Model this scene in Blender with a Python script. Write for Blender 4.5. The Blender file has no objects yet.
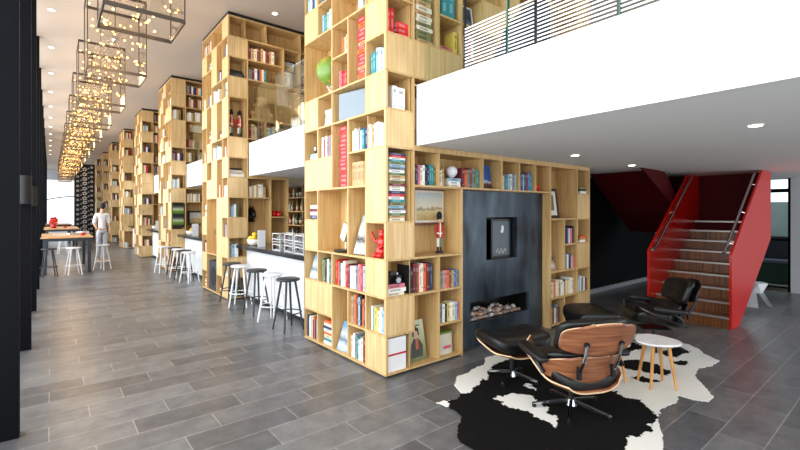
import bpy, bmesh, math, random
from mathutils import Vector, Matrix, Euler
R = random.Random(11)
PI = math.pi
SC = bpy.context.scene
COL = SC.collection

# ------------------------------------------------------------ camera, world, exposure
cd = bpy.data.cameras.new('camera'); cam = bpy.data.objects.new('camera', cd); COL.objects.link(cam)
cam.location = (0, 0, 1.7); cam.rotation_euler = (PI/2, 0, -math.atan(350/430.7))
cd.sensor_width = 36; cd.lens = 430.7/800*36; cd.shift_y = -13/800; cd.clip_start = .05; cd.clip_end = 300
SC.camera = cam
w = bpy.data.worlds.new('world'); SC.world = w; w.use_nodes = True
w.node_tree.nodes['Background'].inputs[0].default_value = (.86, .93, 1, 1)
w.node_tree.nodes['Background'].inputs[1].default_value = 1.7
SC.view_settings.view_transform = 'Standard'; SC.view_settings.look = 'None'
SC.view_settings.exposure = 0.22; SC.view_settings.gamma = 1; SC.view_settings.use_curve_mapping = False
SC.cycles.max_bounces = 8; SC.cycles.diffuse_bounces = 4; SC.cycles.glossy_bounces = 3
SC.cycles.transparent_max_bounces = 24; SC.cycles.sample_clamp_indirect = 4
SC.cycles.caustics_reflective = False; SC.cycles.caustics_refractive = False

def area(name, loc, rot, sx, sy, power, color):
    l = bpy.data.lights.new(name, 'AREA'); l.shape = 'RECTANGLE'; l.size = sx; l.size_y = sy
    l.energy = power; l.color = color
    o = bpy.data.objects.new(name, l); COL.objects.link(o); o.location = loc; o.rotation_euler = rot
    return o
# daylight through the tall left window wall, then two added fill lamps
area('window_daylight', (-1.15, 13, 2.9), (0, -PI/2, 0), 4.8, 26, 1200, (.93, .97, 1))
area('rear_fill', (1.2, -3.2, 2.8), (PI/2, 0, 0), 4.0, 4.6, 120, (.98, .98, 1))  # unseen lamp added behind the camera to lift shelf fronts and soffit
area('side_fill', (10.6, -3.6, 1.3), (PI/2, 0, 0), 3, 2.0, 85, (.96, .98, 1))  # unseen lamp added to brighten the outer red stair side

# ------------------------------------------------------------ materials
def lin(c):
    return tuple((v/255/12.92 if v/255 <= .04045 else ((v/255+.055)/1.055)**2.4) for v in c)+(1,)
MATS = {}
def mat(name, rgb, rough=.5, metal=0, emit=0, coat=0, bump=0, noise=0, nscale=8):
    if name in MATS: return MATS[name]
    m = bpy.data.materials.new(name); m.use_nodes = True; MATS[name] = m
    nt = m.node_tree; b = nt.nodes['Principled BSDF']
    c = lin(rgb); b.inputs['Base Color'].default_value = c
    b.inputs['Roughness'].default_value = rough; b.inputs['Metallic'].default_value = metal
    if coat: b.inputs['Coat Weight'].default_value = coat; b.inputs['Coat Roughness'].default_value = .05
    if emit: b.inputs['Emission Color'].default_value = c; b.inputs['Emission Strength'].default_value = emit
    tc = nt.nodes.new('ShaderNodeTexCoord'); n = nt.nodes.new('ShaderNodeTexNoise')
    n.inputs['Scale'].default_value = nscale; n.inputs['Detail'].default_value = 3
    nt.links.new(tc.outputs['Object'], n.inputs['Vector'])
    if not emit:
        k = noise or .06
        mx = nt.nodes.new('ShaderNodeMix'); mx.data_type = 'RGBA'
        mx.inputs['A'].default_value = tuple(max(0, v*(1-k)) for v in c[:3])+(1,)
        mx.inputs['B'].default_value = tuple(min(1, v*(1+k)) for v in c[:3])+(1,)
        nt.links.new(n.outputs['Fac'], mx.inputs['Factor']); nt.links.new(mx.outputs['Result'], b.inputs['Base Color'])
    if bump:
        bp = nt.nodes.new('ShaderNodeBump'); bp.inputs['Strength'].default_value = bump; bp.inputs['Distance'].default_value = .01
        nt.links.new(n.outputs['Fac'], bp.inputs['Height']); nt.links.new(bp.outputs['Normal'], b.inputs['Normal'])
    return m
def wood(name, a, b_, scale=(30, 30, 1.6), rough=.5, contrast=(.35, .65)):
    m = bpy.data.materials.new(name); m.use_nodes = True; MATS[name] = m
    nt = m.node_tree; b = nt.nodes['Principled BSDF']; b.inputs['Roughness'].default_value = rough
    tc = nt.nodes.new('ShaderNodeTexCoord'); mp = nt.nodes.new('ShaderNodeMapping'); mp.inputs['Scale'].default_value = scale
    n = nt.nodes.new('ShaderNodeTexNoise'); n.inputs['Scale'].default_value = 1; n.inputs['Detail'].default_value = 4; n.inputs['Distortion'].default_value = .4
    r = nt.nodes.new('ShaderNodeValToRGB')
    r.color_ramp.elements[0].position = contrast[0]; r.color_ramp.elements[0].color = lin(a)
    r.color_ramp.elements[1].position = contrast[1]; r.color_ramp.elements[1].color = lin(b_)
    nt.links.new(tc.outputs['Object'], mp.inputs['Vector']); nt.links.new(mp.outputs['Vector'], n.inputs['Vector'])
    nt.links.new(n.outputs['Fac'], r.inputs['Fac']); nt.links.new(r.outputs['Color'], b.inputs['Base Color'])
    return m
OAK = wood('light oak', (190, 151, 93), (214, 180, 125))
OAKP = wood('light oak panel', (204, 167, 110), (225, 194, 142), (26, 26, 1.2))
WALNUT = wood('walnut plywood', (106, 60, 38), (164, 106, 72), (3, 3, 40), .35, (.3, .7))
OAKLEG = wood('turned oak', (190, 130, 66), (216, 160, 92), (20, 20, 3))
ZEBRA = wood('striped riser wood', (70, 36, 16), (150, 92, 44), (60, 60, 1), .35, (.3, .7))
TABLEW = wood('table wood', (176, 128, 84), (206, 160, 112), (3, 30, 30))
WHITE = mat('white plaster', (228, 229, 230), .7, noise=.01)
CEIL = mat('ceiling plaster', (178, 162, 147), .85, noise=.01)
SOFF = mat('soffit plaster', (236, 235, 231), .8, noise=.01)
BLACK = mat('black steel', (8, 9, 13), .75)
BLACK.node_tree.nodes['Principled BSDF'].inputs['Specular IOR Level'].default_value = .1
PLINTH = mat('black plinth', (14, 14, 16), .6)
LEATHER = mat('black leather', (7, 7, 8), .42, bump=.15, nscale=18)
CHROME = mat('polished aluminium', (205, 208, 212), .16, 1)
DCHROME = mat('brushed steel', (120, 118, 112), .3, 1)
BLKMET = mat('black enamelled metal', (16, 16, 17), .35)
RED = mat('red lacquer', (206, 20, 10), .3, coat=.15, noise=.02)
DRED = mat('deep stair red', (70, 3, 7), .7, noise=.03)  # darker, matter red for the landing and upper flight
MARBLE = mat('white marble', (232, 230, 228), .25, noise=.18, nscale=9)
NOSE = mat('steel nosing', (176, 172, 166), .35, .7)
DARKWALL = mat('black wall paint', (8, 9, 12), .8)
for m_, v_ in ((DRED, .15), (DARKWALL, .15), (RED, .35)): m_.node_tree.nodes['Principled BSDF'].inputs['Specular IOR Level'].default_value = v_
GREYW = mat('pale grey wall paint', (196, 198, 200), .8)
STOOLB = mat('charcoal stool paint', (44, 46, 50), .45)
STOOLW = mat('white stool paint', (232, 232, 232), .4)

def m_floor():
    m = bpy.data.materials.new('grey stone planks'); m.use_nodes = True
    nt = m.node_tree; b = nt.nodes['Principled BSDF']; L = nt.links.new
    tc = nt.nodes.new('ShaderNodeTexCoord'); br = nt.nodes.new('ShaderNodeTexBrick')
    sp_ = nt.nodes.new('ShaderNodeSeparateXYZ'); cb = nt.nodes.new('ShaderNodeCombineXYZ')
    def mth(op, a, b_):
        k = nt.nodes.new('ShaderNodeMath'); k.operation = op
        for q, v in enumerate((a, b_)):
            if isinstance(v, (int, float)): k.inputs[q].default_value = v
            else: L(v, k.inputs[q])
        return k.outputs[0]
    L(tc.outputs['Object'], sp_.inputs[0]); y_ = mth('SUBTRACT', sp_.outputs['Y'], .19-2.8)
    row = mth('FLOOR', mth('DIVIDE', y_, .28), 0)
    x_ = mth('SUBTRACT', mth('SUBTRACT', sp_.outputs['X'], .255-.267*10), mth('MULTIPLY', row, .267))   # planks step on by a third
    L(x_, cb.inputs[0]); L(y_, cb.inputs[1])
    br.offset = 0; br.squash = 1
    br.inputs['Scale'].default_value = 1; br.inputs['Mortar Size'].default_value = .0045; br.inputs['Mortar Smooth'].default_value = .2
    br.inputs['Brick Width'].default_value = .8; br.inputs['Row Height'].default_value = .28; br.inputs['Bias'].default_value = 0
    br.inputs['Color1'].default_value = lin((84, 85, 88)); br.inputs['Color2'].default_value = lin((116, 117, 119)); br.inputs['Mortar'].default_value = lin((146, 146, 144))
    n = nt.nodes.new('ShaderNodeTexNoise'); n.inputs['Scale'].default_value = 5; n.inputs['Detail'].default_value = 8; n.inputs['Roughness'].default_value = .65
    mx = nt.nodes.new('ShaderNodeMix'); mx.data_type = 'RGBA'; mx.blend_type = 'MULTIPLY'; mx.inputs['Factor'].default_value = 1
    r = nt.nodes.new('ShaderNodeValToRGB'); r.color_ramp.elements[0].position = .3; r.color_ramp.elements[0].color = (.62, .62, .63, 1)
    r.color_ramp.elements[1].position = .7; r.color_ramp.elements[1].color = (1.15, 1.13, 1.1, 1)
    L(cb.outputs[0], br.inputs['Vector']); L(tc.outputs['Object'], n.inputs['Vector']); L(n.outputs['Fac'], r.inputs['Fac'])
    L(br.outputs['Color'], mx.inputs['A']); L(r.outputs['Color'], mx.inputs['B']); L(mx.outputs['Result'], b.inputs['Base Color'])
    b.inputs['Roughness'].default_value = .32
    bp = nt.nodes.new('ShaderNodeBump'); bp.inputs['Strength'].default_value = .25; bp.inputs['Distance'].default_value = .004
    L(n.outputs['Fac'], bp.inputs['Height']); L(bp.outputs['Normal'], b.inputs['Normal'])
    return m
FLOOR = m_floor()
def m_glass(name, tint=(.93, .97, .96), k=.12):
    m = bpy.data.materials.new(name); m.use_nodes = True; nt = m.node_tree; nt.nodes.clear()
    o = nt.nodes.new('ShaderNodeOutputMaterial'); t = nt.nodes.new('ShaderNodeBsdfTransparent'); t.inputs[0].default_value = tint+(1,)
    g = nt.nodes.new('ShaderNodeBsdfGlossy'); g.inputs['Roughness'].default_value = .03; g.inputs[0].default_value = (1, 1, 1, 1)
    f = nt.nodes.new('ShaderNodeLayerWeight'); f.inputs[0].default_value = k
    mx = nt.nodes.new('ShaderNodeMixShader')
    ml = nt.nodes.new('ShaderNodeMath'); ml.operation = 'MULTIPLY'; ml.inputs[1].default_value = .4; nt.links.new(f.outputs['Fresnel'], ml.inputs[0]); nt.links.new(ml.outputs[0], mx.inputs[0]); nt.links.new(t.outputs[0], mx.inputs[1]); nt.links.new(g.outputs[0], mx.inputs[2]); nt.links.new(mx.outputs[0], o.inputs[0])
    return m
GLASS = m_glass('clear glass', k=.1); LGLASS = m_glass('lantern glass', (.96, .95, .93), .2)
def m_steel():
    m = bpy.data.materials.new('blued steel sheet'); m.use_nodes = True; nt = m.node_tree; b = nt.nodes['Principled BSDF']; L = nt.links.new
    tc = nt.nodes.new('ShaderNodeTexCoord'); mp = nt.nodes.new('ShaderNodeMapping'); mp.inputs['Scale'].default_value = (2.2, 2, .8)
    n = nt.nodes.new('ShaderNodeTexNoise'); n.inputs['Scale'].default_value = 1.4; n.inputs['Detail'].default_value = 6
    r = nt.nodes.new('ShaderNodeValToRGB'); r.color_ramp.elements[0].position = .35; r.color_ramp.elements[0].color = lin((26, 33, 42))
    r.color_ramp.elements[1].position = .7; r.color_ramp.elements[1].color = lin((84, 98, 110))
    L(tc.outputs['Object'], mp.inputs[0]); L(mp.outputs[0], n.inputs[0]); L(n.outputs['Fac'], r.inputs[0]); L(r.outputs[0], b.inputs['Base Color'])
    b.inputs['Metallic'].default_value = .55; b.inputs['Roughness'].default_value = .34
    return m
STEEL = m_steel()

# ------------------------------------------------------------ mesh helpers
class MB:
    def __init__(s): s.bm = bmesh.new(); s.mats = []
    def mi(s, m):
        if m not in s.mats: s.mats.append(m)
        return s.mats.index(m)
    def _fin(s, vs, m, M=None):
        i = s.mi(m)
        if M is not None: bmesh.ops.transform(s.bm, matrix=M, verts=vs)
        for f in {f for v in vs for f in v.link_faces}: f.material_index = i
    def box(s, a, b, m, M=None):
        x0, y0, z0 = a; x1, y1, z1 = b
        vs = [s.bm.verts.new(p) for p in ((x0,y0,z0),(x1,y0,z0),(x1,y1,z0),(x0,y1,z0),(x0,y0,z1),(x1,y0,z1),(x1,y1,z1),(x0,y1,z1))]
        for q in ((3,2,1,0),(4,5,6,7),(0,1,5,4),(1,2,6,5),(2,3,7,6),(3,0,4,7)): s.bm.faces.new([vs[k] for k in q])
        s._fin(vs, m, M); return s
    def prism(s, pts, axis, a, b, m, M=None):
        def P(p, t):
            return {'x': (t, p[0], p[1]), 'y': (p[0], t, p[1]), 'z': (p[0], p[1], t)}[axis]
        A = [s.bm.verts.new(P(p, a)) for p in pts]; B = [s.bm.verts.new(P(p, b)) for p in pts]; n = len(pts)
        fs = [s.bm.faces.new(A), s.bm.faces.new(B)]
        for i in range(n): fs.append(s.bm.faces.new((A[i], A[(i+1)%n], B[(i+1)%n], B[i])))
        bmesh.ops.recalc_face_normals(s.bm, faces=fs); s._fin(A+B, m, M); return s
    def cyl(s, p, q, r, m, r2=None, n=12, cap=True):
        p, q = Vector(p), Vector(q); d = q-p; L = d.length
        g = bmesh.ops.create_cone(s.bm, cap_ends=cap, segments=n, radius1=r, radius2=r if r2 is None else r2, depth=L)
        M = Matrix.Translation((p+q)/2) @ d.to_track_quat('Z', 'Y').to_matrix().to_4x4()
        s._fin(g['verts'], m, M); return s
    def tube(s, pts, r, m, n=8):
        pts = [Vector(p) for p in pts]; rings = []
        for i, p in enumerate(pts):
            d = (pts[min(i+1, len(pts)-1)]-pts[max(i-1, 0)]).normalized(); q = d.to_track_quat('Z', 'Y')
            rr = r[i] if isinstance(r, (list, tuple)) else r
            rings.append([s.bm.verts.new(p+q@Vector((math.cos(2*PI*k/n)*rr, math.sin(2*PI*k/n)*rr, 0))) for k in range(n)])
        for a, b in zip(rings, rings[1:]):
            for k in range(n): s.bm.faces.new((a[k], a[(k+1)%n], b[(k+1)%n], b[k]))
        s.bm.faces.new(rings[0][::-1]); s.bm.faces.new(rings[-1])
        s._fin([v for r_ in rings for v in r_], m); return s
    def ball(s, c, r, m, sub=2, sc=(1, 1, 1)):
        g = bmesh.ops.create_icosphere(s.bm, subdivisions=sub, radius=r)
        s._fin(g['verts'], m, Matrix.Translation(c) @ Matrix.Diagonal(sc+(1,))); return s
    def lathe(s, prof, c, m, n=20):
        rings = [[s.bm.verts.new((c[0]+r*math.cos(2*PI*k/n), c[1]+r*math.sin(2*PI*k/n), c[2]+z)) for k in range(n)] for r, z in prof]
        for a, b in zip(rings, rings[1:]):
            for k in range(n): s.bm.faces.new((a[k], a[(k+1)%n], b[(k+1)%n], b[k]))
        s.bm.faces.new(rings[0][::-1]); s.bm.faces.new(rings[-1])
        s._fin([v for r_ in rings for v in r_], m); return s
    def grid(s, fn, nu, nv, m, thick=0, rim=None):
        """surface fn(u,v)->point for u,v in 0..1; thick gives a closed solid"""
        def sheet(off):
            G = []
            for i in range(nu+1):
                row = []
                for j in range(nv+1):
                    u, v = i/nu, j/nv; p = Vector(fn(u, v))
                    if off:
                        e = .01; du = Vector(fn(min(1, u+e), v))-Vector(fn(max(0, u-e), v)); dv = Vector(fn(u, min(1, v+e)))-Vector(fn(u, max(0, v-e)))
                        p = p+du.cross(dv).normalized()*off
                    row.append(s.bm.verts.new(p))
                G.append(row)
            return G
        A = sheet(0); fs = []
        for i in range(nu):
            for j in range(nv): fs.append(s.bm.faces.new((A[i][j], A[i+1][j], A[i+1][j+1], A[i][j+1])))
        vs = [v for r in A for v in r]
        if thick:
            B = sheet(thick)
            for i in range(nu):
                for j in range(nv): fs.append(s.bm.faces.new((B[i][j], B[i][j+1], B[i+1][j+1], B[i+1][j])))
            n0 = len(fs)
            for i in range(nu):
                for j in (0, nv): fs.append(s.bm.faces.new((A[i][j], A[i+1][j], B[i+1][j], B[i][j])))
            for j in range(nv):
                for i in (0, nu): fs.append(s.bm.faces.new((A[i][j], A[i][j+1], B[i][j+1], B[i][j])))
            vs += [v for r in B for v in r]
        bmesh.ops.recalc_face_normals(s.bm, faces=fs); s._fin(vs, m)
        for f in fs: f.smooth = True
        if rim and thick:
            k = s.mi(rim)
            for f in fs[n0:]: f.material_index = k; f.smooth = False
        return s
    def build(s, name, parent=None, smooth=False, bevel=0, sub=0):
        me = bpy.data.meshes.new(name); s.bm.to_mesh(me); s.bm.free()
        for m in s.mats: me.materials.append(m)
        if smooth:
            for p in me.polygons: p.use_smooth = True
        o = bpy.data.objects.new(name, me); COL.objects.link(o)
        if parent: o.parent = parent
        if bevel:
            b = o.modifiers.new('bevel', 'BEVEL'); b.width = bevel; b.segments = 3; b.limit_method = 'ANGLE'
        if sub:
            b = o.modifiers.new('sub', 'SUBSURF'); b.levels = b.render_levels = sub
        return o
def tag(o, label, cat, group=None, kind=None):
    assert 4 <= len(label.split()) <= 16, label
    o['label'] = label; o['category'] = cat
    if group: o['group'] = group
    if kind: o['kind'] = kind
    return o
def empty(name, loc=(0, 0, 0), rz=0):
    o = bpy.data.objects.new(name, None); COL.objects.link(o); o.location = loc; o.rotation_euler = (0, 0, rz); o.empty_display_size = .1
    return o
def struct(o): o['kind'] = 'structure'; return o
def copy_tree(o, parent=None):
    c = o.copy(); COL.objects.link(c)
    if parent: c.parent = parent
    for ch in list(o.children): copy_tree(ch, c)
    return c
def rebase(root):
    """children modelled in world coordinates get their root's origin"""
    for c in root.children: c.data.transform(Matrix.Translation(-root.location))
def origin_to(o, p):
    """put a lone mesh's origin at p (mesh was modelled in world coordinates)"""
    o.data.transform(Matrix.Translation(-Vector(p))); o.location = p; return o

# ------------------------------------------------------------ main dimensions
XL, YF, PER = 2.65, 3.49, 5.01        # tower face plane, first front plane, tower period
CW, CS, RH, Z0 = .378, .36, .39, .033  # front column, side column, row height, lowest shelf
HC, HS, HB = 5.57, 2.42, 3.05          # high ceiling, soffit, balcony floor
XF = 3.07                              # balcony fascia plane
ZR = lambda k: Z0+RH*k

# ------------------------------------------------------------ room shell
struct(MB().box((-1.3, -4, -.1), (13, 52, 0), FLOOR).build('floor'))
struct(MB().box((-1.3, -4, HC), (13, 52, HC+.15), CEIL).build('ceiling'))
o = MB(); o.box((XF, -4, HS), (12.6, YF-.02, HB), SOFF)
o.box((6.83, YF-.02, HS), (12.6, 4.6, HB), SOFF)
struct(o.build('ceiling_lounge'))
o = MB(); o.box((XF-.02, -4, HS-.01), (XF, YF-.02, HB+.01), WHITE); struct(o.build('trim_1'))
n = 2
for k in range(8):
    y0 = YF+CS*5+PER*k+.02; y1 = YF+PER*(k+1)-.02
    struct(MB().box((XF, y0, HS), (12.6 if k < 1 else 7, y1, HB), SOFF).build('ceiling_bar'))
    struct(MB().box((XF-.02, y0, HS-.01), (XF, y1, HB+.01), WHITE).build('trim_%d' % n)); n += 1
# structural fins between the tall windows on the left
for k in range(16):
    y = 4.32+2.68*k
    struct(MB().box((-.72, y, 0), (-.18, y+.12, HC), BLACK).build('wall_fin'))
for k, y in enumerate((7.0, 9.68)):
    f = MB().cyl((-.245, y-.09, 1.80), (-.245, y-.09, 2.14), .075, mat('lamp black', (9, 11, 16), .6), n=20)
    f.box((-.26, y-.03, 1.92), (-.23, y+.0, 2.0), BLACK)
    tag(f.build('wall_lamp', smooth=False), ['black cylindrical wall lamp on the second black fin', 'smaller looking black cylindrical wall lamp on the third black fin'][k], 'wall lamp')
# window wall on the left
for k in range(17):
    y = 1.7+2.68*k
    b = MB()
    for a, c in (((-1.28, y, 0), (-1.2, y+.08, HC)), ((-1.28, y+.08, 0), (-1.2, y+2.6, .08)), ((-1.28, y+.08, HC-.1), (-1.2, y+2.6, HC)), ((-1.28, y+.08, 2.6), (-1.2, y+2.6, 2.66))): b.box(a, c, BLACK)
    o = b.build('window_%d' % (k+1)); struct(o)
# unseen frames added around the rear and side fill lamps
b = MB()
for x in (-1.2, .15, 1.5, 2.85): b.box((x, -3.6, 0), (x+.08, -3.5, HC), BLACK)
for z in (0, 2.6, HC-.1): b.box((-1.2, -3.6, z), (2.93, -3.5, z+.08), BLACK)
struct(b.build('window_22')); b = MB()
for x in (9.0, 10.5, 12.0): b.box((x, -3.9, 0), (x+.08, -3.8, HS), BLACK)
for z in (0, HS-.08): b.box((9.0, -3.9, z), (12.08, -3.8, z+.08), BLACK)
struct(b.build('window_23'))
# far end wall with its window
b = MB(); b.box((-1.3, 50, 0), (-1.0, 50.2, HC), GREYW); b.box((2.6, 50, 0), (7, 50.2, HC), GREYW); b.box((-1, 50, 4.6), (2.6, 50.2, HC), GREYW); b.box((-1, 50, 0), (2.6, 50.2, .5), GREYW)
struct(b.build('wall_far'))
b = MB(); b.tube([(-1+3.6*t/16, 49.95, 2.6+.55*math.sin(t/16*PI*.6)) for t in range(17)], .05, BLACK, 6)
b.box((-1, 49.95, .5), (-.95, 50.05, 4.6), BLACK)
struct(b.build('window_20'))
# right-hand walls
struct(MB().box((6.86, 4.46, 0), (12.2, 4.6, HS), DARKWALL).build('wall_back'))
struct(MB().box((6.86, 4.43, 0), (12.2, 4.46, .09), mat('pale skirting', (150, 155, 160), .4)).build('baseboard_back'))
b = MB(); b.box((12.1, -4, 0), (12.3, 1.85, HS), GREYW); b.box((12.1, 2.85, 0), (12.3, 4.46, HS), GREYW); struct(b.build('wall_right'))
b = MB(); b.box((12.16, 1.85, 0), (12.2, 2.85, .06), DCHROME); b.box((12.14, 1.85, 0), (12.22, 1.9, HS), BLACK); b.box((12.14, 1.85, 2.12), (12.22, 2.85, 2.2), BLACK); b.box((12.14, 1.85, 1.08), (12.22, 2.85, 1.13), BLACK)
o = struct(b.build('window_21'))
g_ = MB().box((12.17, 1.9, .06), (12.19, 2.85, HS), GLASS).build('glass_pane', o)
# things outside that window
tag(origin_to(MB().box((14, 0, 0), (14.2, 6, 1.95), mat('pale green render', (168, 186, 184), .8)).build('boundary_wall'), (14, 3, 0)), 'pale green wall outside the small window beyond the stairs', 'wall')
b = MB(); b.box((13.3, .8, .02), (13.7, 4, .5), mat('dark hedge green', (28, 52, 40), .8)); b.box((13.28, .8, .5), (13.72, 4, .56), mat('grey bench slate', (86, 92, 110), .6))
tag(origin_to(b.build('planter'), (13.5, 2, .02)), 'low dark planter outside the small window beyond the stairs', 'planter')
b = MB(); b.box((13.8, .8, .5), (13.96, 5, 1.1), mat('dark outdoor panel', (24, 28, 34), .5))
tag(origin_to(b.build('screen'), (13.9, 2, .5)), 'dark screen outside the small window beyond the stairs', 'screen')
struct(MB().box((12.6, -4, -.1), (18, 8, 0), mat('pavement', (120, 120, 118), .8)).build('floor_terrace'))

# downlights
def downlight(x, y, z, label, power=18, spot=True):
    r = empty('downlight', (x, y, z))
    tag(r, label, 'ceiling light', 'recessed round downlights')
    b = MB().lathe([(.062, -.006), (.062, 0), (.045, 0), (.045, -.003)], (0, 0, 0), WHITE, 20); b.build('trim_ring', r)
    b = MB().lathe([(.046, -.010), (.046, -.0065)], (0, 0, 0), mat('lit diffuser', (255, 240, 215), .5, emit=9), 16); b.build('diffuser', r)
    if spot:
        l = bpy.data.lights.new('downlight_beam', 'SPOT'); l.energy = power; l.spot_size = 2.0; l.spot_blend = .7; l.color = (1, .82, .6); l.shadow_soft_size = .05
        q = bpy.data.objects.new('downlight_beam', l); COL.objects.link(q); q.parent = r; q.location = (0, 0, -.02)
ords = ['nearest', 'second', 'third', 'fourth', 'fifth', 'sixth', 'seventh', 'eighth', 'ninth', 'tenth', 'eleventh', 'twelfth', 'thirteenth', 'fourteenth', 'fifteenth', 'sixteenth']
for k in range(12):
    downlight(.02, 10.6+2.42*k, HC, '%s downlight in the ceiling strip left of the glass lanterns' % ords[k], 7, k < 6)
downlight(3.4, 8.05, HC, 'downlight in the high ceiling right of the second bookcase', 40)
downlight(4.53, .91, HS, 'downlight in the soffit nearest the right edge', 14)
downlight(5.15, 2.83, HS, 'downlight in the soffit above the fireplace', 14)
downlight(6.92, 2.88, HS, 'downlight in the soffit before the dark stair hall', 14)
downlight(4.4, 10.2, HS, 'added downlight in the soffit brightening the bottle shelves', 40)  # extra lamp added to brighten the dark bottle bay
for k in range(3):
    downlight(3.9, YF+PER*k+3.2, HS, '%s downlight in the soffit over the bar' % ords[k], 25)

# ------------------------------------------------------------ books
BC = {'red': (196, 30, 34), 'scarlet': (226, 44, 42), 'cream': (232, 222, 198), 'white': (238, 238, 234), 'teal': (40, 132, 140), 'navy': (34, 48, 88),
      'black': (26, 26, 30), 'green': (66, 110, 72), 'orange': (222, 104, 48), 'brown': (112, 66, 44), 'grey': (130, 134, 138), 'pale blue': (150, 186, 206),
      'yellow': (226, 196, 90), 'tan': (196, 160, 112), 'pink': (214, 120, 134), 'blue': (52, 104, 170), 'maroon': (112, 30, 38), 'olive': (130, 128, 82)}
PAGES = mat('book pages', (226, 216, 196), .8)
BM = {}
def book_mesh(color, flat):
    k = (color, flat)
    if k in BM: return BM[k]
    c = BC[color]; dark = sum(c) < 330
    cv = mat('book cover '+color, c, .55)
    bd = mat('book print '+color, tuple(int(v+(215-v)*.45) for v in c) if dark else tuple(int(v*.72) for v in c), .6)
    b = MB()
    if not flat:   # x thickness, y depth (spine at y=0), z height
        b.box((0, 0, 0), (.1, 1, 1), cv); b.box((.9, 0, 0), (1, 1, 1), cv); b.box((.1, 0, 0), (.9, .06, 1), cv)
        b.box((.1, .06, .02), (.9, .97, .975), PAGES)
        b.box((.22, -.004, .72), (.78, 0, .86), bd); b.box((.3, -.004, .25), (.7, 0, .6), bd) if R.random() < .6 else b.box((.22, -.004, .12), (.78, 0, .17), bd)
    else:          # lying: x height, y depth, z thickness
        b.box((0, 0, 0), (1, 1, .1), cv); b.box((0, 0, .9), (1, 1, 1), cv); b.box((0, 0, .1), (1, .06, .9), cv)
        b.box((.02, .06, .1), (.98, .97, .9), PAGES)
        b.box((.18, -.004, .25), (.7, 0, .75), bd)
    me = bpy.data.meshes.new('book'); b.bm.to_mesh(me); b.bm.free()
    for m in b.mats: me.materials.append(m)
    BM[k] = me; return me
class Face:
    """a shelving face: u runs left to right as one looks at it, w goes inwards"""
    def __init__(s, ox, oy, rot): s.o = Vector((ox, oy, 0)); s.rot = rot; s.U = Vector((math.cos(rot), math.sin(rot), 0)); s.W = Vector((-math.sin(rot), math.cos(rot), 0))
    def pt(s, u, w_, z): return s.o+s.U*u+s.W*w_+Vector((0, 0, z))
    def M(s): return Matrix.Translation(s.o) @ Matrix.Rotation(s.rot, 4, 'Z')
BOOKS = []; 
NB = [0]
def place_book(F, u, w_, z, dims, color, flat, where, nth, far=False, lean=0):
    BOOKS.append((F, u, w_, z, dims, color, flat, where, nth, far))
def finish_books(limit=300):
    """the ones that show largest become books of their own; the small distant rest is one mesh"""
    a = math.atan(350/430.7); fx, fy = math.sin(a), math.cos(a); rank = []
    for B in BOOKS:
        F, u, w_, z, dims = B[:5]; p = F.pt(u, w_, z)
        D = p.x*fx+p.y*fy; sx = 400+430.7*(p.x*fy-p.y*fx)/D; sy = 212-430.7*(z-1.7)/D
        front = F.rot == 0
        c = abs(p.y)/p.xy.length if front else p.x/p.xy.length       # foreshortening
        vis = -20 < sx < 810 and -8 < sy < 460
        if not vis: continue
        if front and XF < p.x and HS-.1 < z < HB+.0: continue
        rank.append((dims[0]*dims[2]*c/D**2*(.3 if B[9] else 1), B))
    rank.sort(key=lambda t: -t[0])
    for _, (F, u, w_, z, dims, color, flat, where, nth, far) in rank[:limit]:
        o = bpy.data.objects.new('book', book_mesh(color, flat)); COL.objects.link(o)
        o.location = F.pt(u, w_, z); o.scale = dims; o.rotation_euler = (0, 0, F.rot)
        size = max(dims[0], dims[2]); big = 'tall' if size > .25 else ('small' if size < .19 else '')
        lb = ' '.join(('%s %s %s book, %s, %s' % (big, color, 'flat' if flat else 'upright', nth, where)).split())
        if len(lb.split()) > 16: lb = ' '.join(('%s book, %s, %s' % (color, nth, where)).split())
        tag(o, lb, 'book', 'books %s' % where)
    b = MB()
    for _, (F, u, w_, z, dims, color, flat, where, nth, far) in rank[limit:]:
        b.box((u, w_, z), (u+dims[0], w_+dims[1], z+dims[2]), mat('book cover '+color, BC[color], .55), F.M())
    tag(b.build('books'), 'small distant books filling the far oak towers', 'books', None, 'stuff')
NTH = ['first from left', 'second from left', 'third from left', 'fourth from left', 'fifth from left', 'sixth from left', 'seventh from left', 'eighth from left', 'ninth from left', 'tenth from left', 'eleventh from left', 'twelfth from left', 'thirteenth from left', 'fourteenth from left', 'fifteenth from left']
NUP = ['lowest'] + [ords[i]+' up' for i in range(1, 16)]+['%s below the middle of top' % q for q in ('far', 'well', 'just')]+['seventh from top', 'sixth from top', 'fifth from top', 'fourth from top', 'third from top', 'second from top', 'topmost', 'topmost of all', 'highest', 'very highest']
def upright(F, u0, u1, z, cols, where, h=.22, dep=.16, w0=.03, var=.03, far=False, th=.03):
    """fill from u0 to u1 with books in the colours listed, in turn"""
    u = u0; i = 0
    while i < 15:
        t = th*R.uniform(.75, 1.3); hh = h+R.uniform(-var, var)
        if u+t > u1: break
        place_book(F, u, w0+R.uniform(0, .012), z, (t-.001, dep, hh), cols[i % len(cols)], False, where, NTH[i], far)
        u += t+.0005; i += 1
def stack(F, u0, wd, z, n_, cols, where, t=.03, dep=.17, w0=.04, far=False):
    for i in range(n_):
        tt = t*R.uniform(.75, 1.25); d = R.uniform(-.012, .012)
        place_book(F, u0+d, w0+R.uniform(0, .015), z, (wd*R.uniform(.92, 1.0), dep, tt-.001), cols[i % len(cols)], True, where, NUP[i], far)
        z += tt
    return z

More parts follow.
